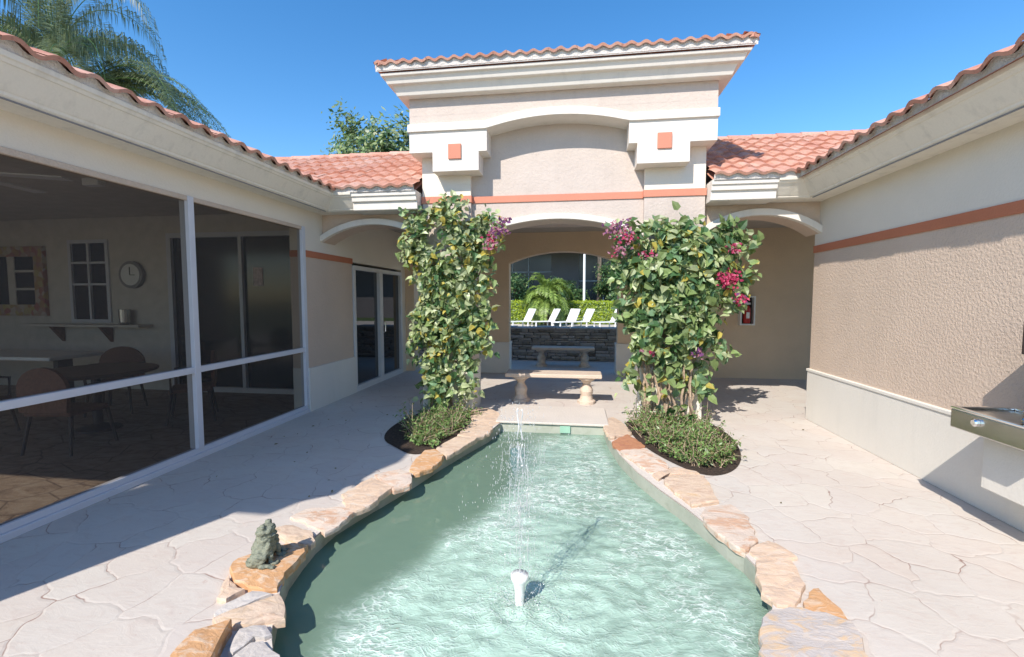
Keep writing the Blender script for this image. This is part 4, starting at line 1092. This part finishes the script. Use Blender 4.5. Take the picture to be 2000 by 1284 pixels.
# ================================================================== frog statue
def sph(mb, c, r, seg=14, rings=9, rot=None):
    n0 = len(mb.v)
    for i in range(rings + 1):
        th = math.pi * i / rings
        for j in range(seg):
            ph = 2 * math.pi * j / seg
            v = Vector((r[0] * math.sin(th) * math.cos(ph), r[1] * math.sin(th) * math.sin(ph), r[2] * math.cos(th)))
            if rot: v = rot @ v
            mb.v.append((c[0] + v.x, c[1] + v.y, c[2] + v.z))
    for i in range(rings):
        for j in range(seg):
            j2 = (j + 1) % seg; mb.f.append((n0 + i * seg + j, n0 + (i + 1) * seg + j, n0 + (i + 1) * seg + j2, n0 + i * seg + j2)); mb.m.append(0)
FG = MB(); rt_ = lambda ax, a: Matrix.Rotation(R(a), 3, ax)
# body upright, facing +x (towards the water)
sph(FG, (0, 0, .085), (.075, .078, .085), rot=rt_('Y', 12)); sph(FG, (.012, 0, .155), (.06, .062, .065))
sph(FG, (.018, 0, .215), (.066, .062, .038), rot=rt_('Y', -14)); sph(FG, (.05, 0, .192), (.04, .05, .016), rot=rt_('Y', 10))
for s_ in (-1, 1):
    sph(FG, (.018, s_ * .040, .25), (.021, .019, .021)); sph(FG, (-.01, s_ * .085, .05), (.075, .032, .045), rot=rt_('Y', -22))
    sph(FG, (.055, s_ * .10, .014), (.05, .022, .014)); sph(FG, (.055, s_ * .058, .10), (.02, .02, .055), rot=rt_('Y', 12)); sph(FG, (.072, s_ * .05, .045), (.017, .018, .05))
    for k in (-1, 0, 1): sph(FG, (.10, s_ * .05 + k * .014, .008), (.026, .008, .009)); sph(FG, (.10, s_ * .105 + k * .012, .008), (.022, .007, .008))
fo = FG.build('frog_statue', M['frog'])
rm = fo.modifiers.new('r', 'REMESH'); rm.mode = 'VOXEL'; rm.voxel_size = .0065; rm.use_smooth_shade = True
tx_ = D.textures.new('pits', 'CLOUDS'); tx_.noise_scale = .022; tx_.noise_depth = 3
dm = fo.modifiers.new('d', 'DISPLACE'); dm.texture = tx_; dm.strength = .026; dm.mid_level = .5
fo.scale = (.86, .92, .86); fo.location = (-1.835, 2.40, .042); fo.rotation_euler.z = R(12)
tag(fo, 'small weathered green-grey stone frog sitting on the orange stone', 'statue')

# ================================================================== fountain
NZ = MB(); NZ.lathe([(.030, -.30), (.026, -.12), (.027, -.05), (.033, .0), (.045, .030), (.050, .040), (.050, .062), (.034, .066), (.012, .062)], FX, FY, 20)
tag(NZ.build('fountain_nozzle', M['nozzle'], smooth=True), 'white fountain nozzle standing in the middle of the pool', 'fountain nozzle')
SP = MB(); rnd = random.Random(4)
# rising strands
for s_ in (-1, 1):
    for seg in range(2):
        pts = []; z = .70 + seg * .13
        z1 = 1.0 if seg else .82
        while z < z1:
            pts.append((FX + s_ * (.010 + .006 * math.sin(z * 40)), FY + .01 * math.cos(z * 33 + s_), z)); z += .012
        SP.tube(pts, [.0028 + .0022 * abs(math.sin(i * .9 + s_)) for i in range(len(pts))], 6)
for _ in range(70):
    a = rnd.uniform(0, 6.28); rr0 = abs(rnd.gauss(0, .045)) + .01; z1 = rnd.uniform(.15, .85); L_ = rnd.uniform(.04, .16); q_ = (FX + math.cos(a) * rr0, FY + math.sin(a) * rr0)
    SP.tube([(q_[0], q_[1], z1), (q_[0] + .004 * math.cos(a), q_[1] + .004 * math.sin(a), max(0, z1 - L_))], rnd.uniform(.0007, .0014), 4)
def drop(p, r, st_=1.6):
    n0 = len(SP.v); SP.v += [(p[0], p[1], p[2] + r * st_), (p[0] + r, p[1], p[2]), (p[0], p[1] + r, p[2]), (p[0] - r, p[1], p[2]), (p[0], p[1] - r, p[2]), (p[0], p[1], p[2] - r * st_)]
    for q in ((0, 1, 2), (0, 2, 3), (0, 3, 4), (0, 4, 1), (5, 2, 1), (5, 3, 2), (5, 4, 3), (5, 1, 4)): SP.f.append(tuple(n0 + i for i in q)); SP.m.append(0)
for _ in range(2600):
    a = rnd.uniform(0, 6.28); vr = rnd.uniform(.01, .16) * (1 if rnd.random() < .6 else 1.8); tt = rnd.random() ** .8
    z = .06 + 4 * (rnd.uniform(.35, .98)) * tt * (1 - tt) * 1.0; rad = vr * tt * 1.5
    drop((FX + math.cos(a) * rad, FY + math.sin(a) * rad, z), rnd.uniform(.0008, .0022), rnd.uniform(1.5, 6))
for _ in range(900):
    a = rnd.uniform(0, 6.28); rad = abs(rnd.gauss(0, .18)) + .02; drop((FX + math.cos(a) * rad, FY + math.sin(a) * rad, -.105 + abs(rnd.gauss(0, .05))), rnd.uniform(.0012, .004), 1.2)
sp = tag(SP.build('water_spray', M['drops'], smooth=True), 'spray and thin rising strands of water above the fountain nozzle', 'water spray'); sp['kind'] = 'stuff'
# pool light / skimmer on far wall
mb = MB(); mb.box(-.19, -.06, 5.725, 5.749, -.10, -.01); tag(mb.build('skimmer_plate', plain('pale_green_plastic', (.30, .50, .38), .5)), 'pale green plate on the far pool wall just above the water', 'pool fitting')

LT = MB(); rnd = random.Random(77)
for _ in range(30):
    if rnd.random() < .85: x, y = rnd.uniform(-3.4, -1.9), rnd.uniform(3.2, 7.6)
    else: x, y = rnd.uniform(1.4, 2.9), rnd.uniform(2.4, 7.5)
    if -2.35 < x < -1.2 and 4.3 < y: x -= 1.0
    a = rnd.uniform(0, 6.28); l_ = rnd.uniform(.010, .026); c_, s_ = math.cos(a) * l_, math.sin(a) * l_
    LT.face([(x - c_, y - s_, .008), (x - s_ * .4, y + c_ * .4, .016), (x + c_, y + s_, .010), (x + s_ * .4, y - c_ * .4, .006)])
lo_ = tag(LT.build('leaf_litter', M['sage2']), 'small dry brown leaves scattered over the paving', 'fallen leaves'); lo_['kind'] = 'stuff'
# ================================================================== drinking fountain
DF = empty('drinking_fountain', (XR, 3.3, .7), 'stainless steel drinking fountain box on the right wall', 'drinking fountain')
mb = MB(); x0_, x1_, y0_, y1_ = 2.63, XR - .05, 2.98, 3.58
mb.prism([(x0_, y0_), (x1_, y0_), (x1_, y1_), (x0_, y1_)], .70, .832)
bevel(mb.build('basin', M['steel'], DF), .008, 3)
mb = MB()
for a_ in ((x0_ - .004, x0_ + .03, y0_, y1_), (x1_ - .03, x1_, y0_, y1_), (x0_ + .03, x1_ - .03, y1_ - .03, y1_ + .003), (x0_ + .03, x1_ - .03, y0_, y0_ + .03)):
    mb.box(a_[0], a_[1], a_[2], a_[3], .832, .85)
bevel(mb.build('rim', M['chrome'], DF), .006, 3)
mb = MB(); mb.tube([(x0_ - .001, 3.36, .785), (x0_ - .02, 3.36, .785), (x0_ - .028, 3.36, .785)], [.026, .026, .018], 16); mb.build('push_button', M['chrome'], DF)
mb = MB(); mb.lathe([(.022, .84), (.022, .87), (.014, .88), (.014, .92), (.02, .93)], x0_ + .07, 3.12, 12); mb.build('spout', M['chrome'], DF)
mb = MB(); mb.prism([(XR - .30, 3.05), (XR - .045, 3.05), (XR - .045, 3.50), (XR - .30, 3.50)], .30, .698); bevel(mb.build('apron', M['base'], DF), .01)
DF2 = empty('drinking_fountain', (XR, 2.6, .9), 'taller second drinking fountain unit, at the right edge of the picture', 'drinking fountain')
mb = MB(); mb.box(2.62, XR - .0, 2.42, 2.95, .95, 1.10); mb.build('basin', M['steel'], DF2)
mb = MB(); mb.box(2.80, XR - .0, 2.5, 2.87, .60, .95); mb.build('apron', M['tan'], DF2)
mb = MB(); mb.box(2.80, XR - .0, 2.60, 3.30, 1.25, 1.46); bevel(mb.build('backsplash', M['brown_metal'], DF2), .006)

# fire extinguisher cabinet
FC = empty('extinguisher_cabinet', (3.33, 9.64, 1.1), 'white fire extinguisher cabinet on the passage wall beside the right vine', 'cabinet')
mb = MB(); fx0, fx1, fz0, fz1 = 3.22, 3.50, 1.08, 1.66
for a_ in ((fx0, fx0 + .03, fz0, fz1), (fx1 - .03, fx1, fz0, fz1), (fx0 + .03, fx1 - .03, fz0, fz0 + .03), (fx0 + .03, fx1 - .03, fz1 - .03, fz1)):
    mb.box(a_[0], a_[1], 9.56, 9.70, a_[2], a_[3])
mb.build('frame', M['vinyl'], FC)
mb = MB(); mb.box(fx0 + .03, fx1 - .03, 9.68, 9.695, fz0 + .03, fz1 - .03); mb.build('back_plate', M['dark'], FC)
mb = MB(); mb.lathe([(.06, 1.12), (.07, 1.14), (.07, 1.40), (.05, 1.45), (.02, 1.48)], 3.36, 9.62, 14)
fe = tag(mb.build('fire_extinguisher', M['red'], smooth=True), 'red fire extinguisher inside the white cabinet', 'fire extinguisher')
mb = MB(); mb.box(3.30, 3.42, 9.60, 9.64, 1.49, 1.53); mb.box(3.33, 3.39, 9.545, 9.552, 1.22, 1.34); x_ = mb.build('handle', M['vinyl'], None); x_.parent = fe

# ================================================================== loungers by the pool beyond
def lounger():
    r = empty('lounge_chair', (0, 0, 0), 'x', 'lounge chair', 'white lounge chairs in front of the hedge')
    mb = MB(); mb.box(-.95, .30, -.32, .32, .30, .34)
    mb.build('seat', M['vinyl'], r)
    mb = MB(); n_ = [(.28, .32), (.32, .30), (.72, 1.02), (.67, 1.04)]
    mb.slab_y(n_, -.36, .36); mb.build('backrest', M['vinyl'], r)
    for x_ in (-.8, .2):
        for y_ in (-.28, .28):
            mb = MB(); mb.box(x_ - .03, x_ + .03, y_ - .03, y_ + .03, 0, .30); mb.build('leg', M['vinyl'], r)
    return r
lg = lounger(); LP = [(-3.05, 'white lounge chair at the left edge of the arched opening'), (-1.68, 'white lounge chair second from the left, in front of the small palm'), (-.50, 'white lounge chair in the middle of the row by the hedge'), (.28, 'white lounge chair left of the light pole'), (1.85, 'white lounge chair half hidden at the right of the opening')]
for i, (x, lab) in enumerate(LP):
    rz = R([38, 30, 46, 34, 30][i])
    if i == 0: lg.location = (x, 26, 0); lg.rotation_euler.z = rz; lg['label'] = lab
    else: copy_tree(lg, (x, 26 + .3 * (i % 2), 0), rz, lab)

def hedge(x0_, x1_, y0_, y1_, h, label, seed, cnt):
    r = empty('hedge', ((x0_ + x1_) / 2, y0_, 0), label, 'hedge', 'clipped hedges'); rnd = random.Random(seed)
    mb = MB(); mb.box(x0_ + .12, x1_ - .12, y0_ + .12, y1_ - .12, 0, h - .12); mb.build('branches', M['hedge_core'], r)
    mb = MB()
    def p():
        if rnd.random() < .6: return (rnd.uniform(x0_, x1_), y0_ + rnd.uniform(-.06, .16), rnd.uniform(.02, h)), (0, -1, .5), rnd.choice([0, 0, 1])
        return (rnd.uniform(x0_, x1_), rnd.uniform(y0_, y1_), h + rnd.uniform(-.12, .07)), (0, -.3, 1), 0
    leaf_cloud(mb, p, cnt, .13, None, 0, rnd, 'small'); mb.build('foliage', [M['hedge_leaf'], M['leaf_mid']], r)
hedge(-6.2, -2.0, 29, 30.2, 1.42, 'bright yellow-green clipped hedge left of the small palm', 1, 5200)
hedge(-1.1, 4.4, 29, 30.2, 1.42, 'bright yellow-green clipped hedge below the light pole', 2, 6500)

def palm(loc, trunk_h, tr_r, n_fr, flen, label, seed, mat, drop_=1.0, elev=(10, 80), leaf_l=.5, width=.035, name='palm_tree', lean=(0, 0), az_fn=None, nl=34, flop=.9):
    rnd = random.Random(seed); r = empty(name, loc, label, 'palm tree'); mb = MB(); L = Vector(loc)
    tp_ = L + Vector((lean[0], lean[1], trunk_h))
    mb.tube([L, L.lerp(tp_, .5) + Vector((.05, 0, 0)), tp_], [tr_r * 1.2, tr_r, tr_r * .9], 12); mb.build('trunk', M['bark'], r)
    lf = MB(); sm = MB()
    for k in range(n_fr):
        a = az_fn(k, rnd) if az_fn else 2 * math.pi * k / n_fr + rnd.uniform(-.3, .3)
        e = R(rnd.uniform(*elev)); p = tp_.copy(); d = Vector((math.cos(a) * math.cos(e), math.sin(a) * math.cos(e), math.sin(e)))
        pts = [p.copy()]; N = nl; fl = flen * rnd.uniform(.8, 1.1)
        for i in range(N):
            d = (d + Vector((0, 0, -drop_ * .055 * (.4 + 1.6 * i / N)))).normalized(); p = p + d * fl / N; pts.append(p.copy())
        sm.tube(pts[::3] + [pts[-1]], [.02 * (1 - .85 * i / (len(pts[::3]))) for i in range(len(pts[::3]) + 1)], 4, cap=False)
        for i in range(4, N):
            q = pts[i]; dd = (pts[min(i + 1, N)] - pts[i - 1]).normalized(); side = dd.cross(Vector((0, 0, 1)))
            if side.length < .1: side = Vector((1, 0, 0))
            side.normalize(); ll = leaf_l * (1 - .55 * (i / N)) * rnd.uniform(.8, 1.15)
            for sg in (-1, 1):
                for rep in (0, 1):
                    q2 = q + dd * (rep * fl / N * .5)
                    o1 = (side * sg * rnd.uniform(.6, 1.0) + dd * .5 + Vector((0, 0, rnd.uniform(-.1, .45)))).normalized()
                    m1_ = q2 + o1 * ll * .5; e1 = m1_ + (o1 * (1 - flop) + Vector((0, 0, -flop))).normalized() * ll * .6
                    wv2 = dd * width
                    n0 = len(lf.v); lf.v += [tuple(q2), tuple(m1_ + wv2 * .5), tuple(e1), tuple(m1_ - wv2 * .5)]
                    lf.f.append((n0, n0 + 1, n0 + 2, n0 + 3)); lf.m.append(0)
    sm.build('frond_stem', M['sage'], r); lf.build('fronds', mat, r)
    return r
palm((-14.1, 11, 0), 8.1, .17, 30, 3.9, 'tall feathery palm above the left roof, nearest the picture corner', 2, M['palm_leaf'], 1.05, (32, 88), .95, .020, flop=.9, nl=60)
palm((-13.4, 11.0, 0), 7.2, .14, 20, 4.7, 'lower palm with arching fronds just above the left tiled eave', 8, M['palm_leaf'], 0.62, (16, 34), .55, .026, az_fn=lambda k, rnd: rnd.gauss(.1, .20) if k % 5 else rnd.uniform(0, 6.28), nl=60, flop=.45)
palm((-1.75, 28.0, 0), 1.5, .16, 64, 2.15, 'small bushy palm with bright arching fronds between the hedges', 5, M['palm_light'], 1.5, (-10, 85), .50, .06, flop=.35)

def tree(loc, h, crown_r, label, seed, mats, trunk_r=.14, cnt=2600, leaf=.14, squash=.75, name='tree', nb=9):
    rnd = random.Random(seed); r = empty(name, loc, label, 'tree'); L = Vector(loc); mb = MB(); top = L + Vector((0, 0, h - crown_r * squash))
    mb.tube([L, L.lerp(top, .6) + Vector((.1, 0, 0)), top], [trunk_r * 1.2, trunk_r, trunk_r * .6], 8); ends = []
    for k in range(nb):
        a = 2.4 * k + rnd.uniform(-.3, .3); rr_ = crown_r * rnd.uniform(.55, 1.0)
        e = top + Vector((math.cos(a) * rr_, math.sin(a) * rr_, rnd.uniform(-.3, 1.0) * crown_r * squash))
        s0 = L.lerp(top, rnd.uniform(.6, 1)); mid = s0.lerp(e, .5) + Vector((0, 0, -.08))
        mb.tube([s0, mid, e], [trunk_r * .4, trunk_r * .22, .012], 5); ends.append((s0, mid, e))
        for q in range(3):
            e2 = e + Vector((rnd.gauss(0, .3), rnd.gauss(0, .3), rnd.gauss(.1, .25))) * crown_r * .5; mb.tube([mid, e2], [.03, .008], 4); ends.append((mid, mid.lerp(e2, .5), e2))
    mb.build('trunk', M['bark'], r)
    def p():
        s0, mid, e = rnd.choice(ends); t_ = rnd.uniform(.45, 1.1); q = mid.lerp(e, t_)
        q = q + Vector((rnd.gauss(0, 1), rnd.gauss(0, 1), rnd.gauss(0, .8))) * crown_r * .13
        return q, (q - top).normalized() + Vector((0, 0, .5)), rnd.choice([0, 0, 1, 2])
    mb = MB(); leaf_cloud(mb, p, cnt, leaf, None, .2, rnd, 'small'); mb.build('crown', mats, r)
TM = [M['leaf_mid'], M['leaf_dark'], M['leaf_pale']]
tree((-5.9, 14.5, 0), 7.05, 1.85, 'leafy green tree above the left wing roof beside the tower', 4, TM, .16, 11000, .19, .8, nb=14)
tree((2.9, 31.5, 0), 3.7, 1.6, 'dark rounded bush right of the light pole', 14, [M['leaf_dark'], M['leaf_mid'], M['leaf_dark']], .1, 7500, .20, .95, 'bush', nb=16)
tree((-4.6, 31.4, 0), 3.3, 1.9, 'dark leafy bush behind the left hedge', 15, [M['leaf_dark'], M['leaf_mid'], M['leaf_dark']], .1, 7500, .20, .95, 'bush', nb=16)
tree((-1.0, 32.4, 0), 3.0, 1.5, 'dark leafy bush behind the small palm', 16, [M['leaf_dark'], M['leaf_mid'], M['leaf_dark']], .1, 6500, .20, .9, 'bush', nb=16)
# greenery to the right of the passage and outside the rear arcade (reflected by the glass door)
tree((-5.5, 15, 0), 2.6, 1.3, 'round shrub outside behind the left archway', 31, TM, .08, 2000, .14, .9, 'bush')
tree((8.5, 15, 0), 5.0, 2.2, 'garden tree behind the right building', 32, TM, .12, 2500, .2, .8)
palm((1.55, 32.2, 0), 6.2, .15, 14, 2.0, 'palm with a pale trunk in front of the far building', 41, M['palm_light'], 1.6, (0, 60), .4, .05)

# light pole
PO = MB(); PO.tube([(.52, 30.7, 0), (.52, 30.7, 6.5)], [.09, .07], 12)
lp_ = PO.build('light_pole', M['vinyl']); tag(lp_, 'white light pole behind the hedge, seen through the arch', 'pole')
PH = MB(); PH.lathe([(.10, 6.5), (.22, 6.55), (.26, 6.75), (.12, 6.9)], .52, 30.7, 14); ph_ = PH.build('lamp_head', M['alu']); ph_.parent = lp_

# far building
FB = empty('far_building', (0, 37, 0), 'blue-grey shaded building with screened windows beyond the hedge', 'building')
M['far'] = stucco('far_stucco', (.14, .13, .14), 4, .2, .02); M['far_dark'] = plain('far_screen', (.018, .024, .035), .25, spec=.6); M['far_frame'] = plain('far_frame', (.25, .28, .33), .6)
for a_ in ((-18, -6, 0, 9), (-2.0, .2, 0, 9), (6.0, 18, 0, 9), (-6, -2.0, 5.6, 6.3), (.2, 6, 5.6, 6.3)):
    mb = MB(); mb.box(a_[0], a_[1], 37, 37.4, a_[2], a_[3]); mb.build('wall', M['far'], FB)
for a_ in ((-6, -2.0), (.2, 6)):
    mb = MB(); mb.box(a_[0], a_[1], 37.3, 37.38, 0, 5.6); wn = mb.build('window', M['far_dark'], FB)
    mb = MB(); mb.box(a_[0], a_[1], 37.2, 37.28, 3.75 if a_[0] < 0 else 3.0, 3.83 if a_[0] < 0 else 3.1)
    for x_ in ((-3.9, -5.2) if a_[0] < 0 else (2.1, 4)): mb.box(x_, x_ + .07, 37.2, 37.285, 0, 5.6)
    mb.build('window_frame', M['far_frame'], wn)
mb = MB(); mb.box(-18, 18, 33.2, 37.0, 5.55, 5.85); mb.build('shade_slab', M['far'], FB)  # slab added to keep the sun off the far front
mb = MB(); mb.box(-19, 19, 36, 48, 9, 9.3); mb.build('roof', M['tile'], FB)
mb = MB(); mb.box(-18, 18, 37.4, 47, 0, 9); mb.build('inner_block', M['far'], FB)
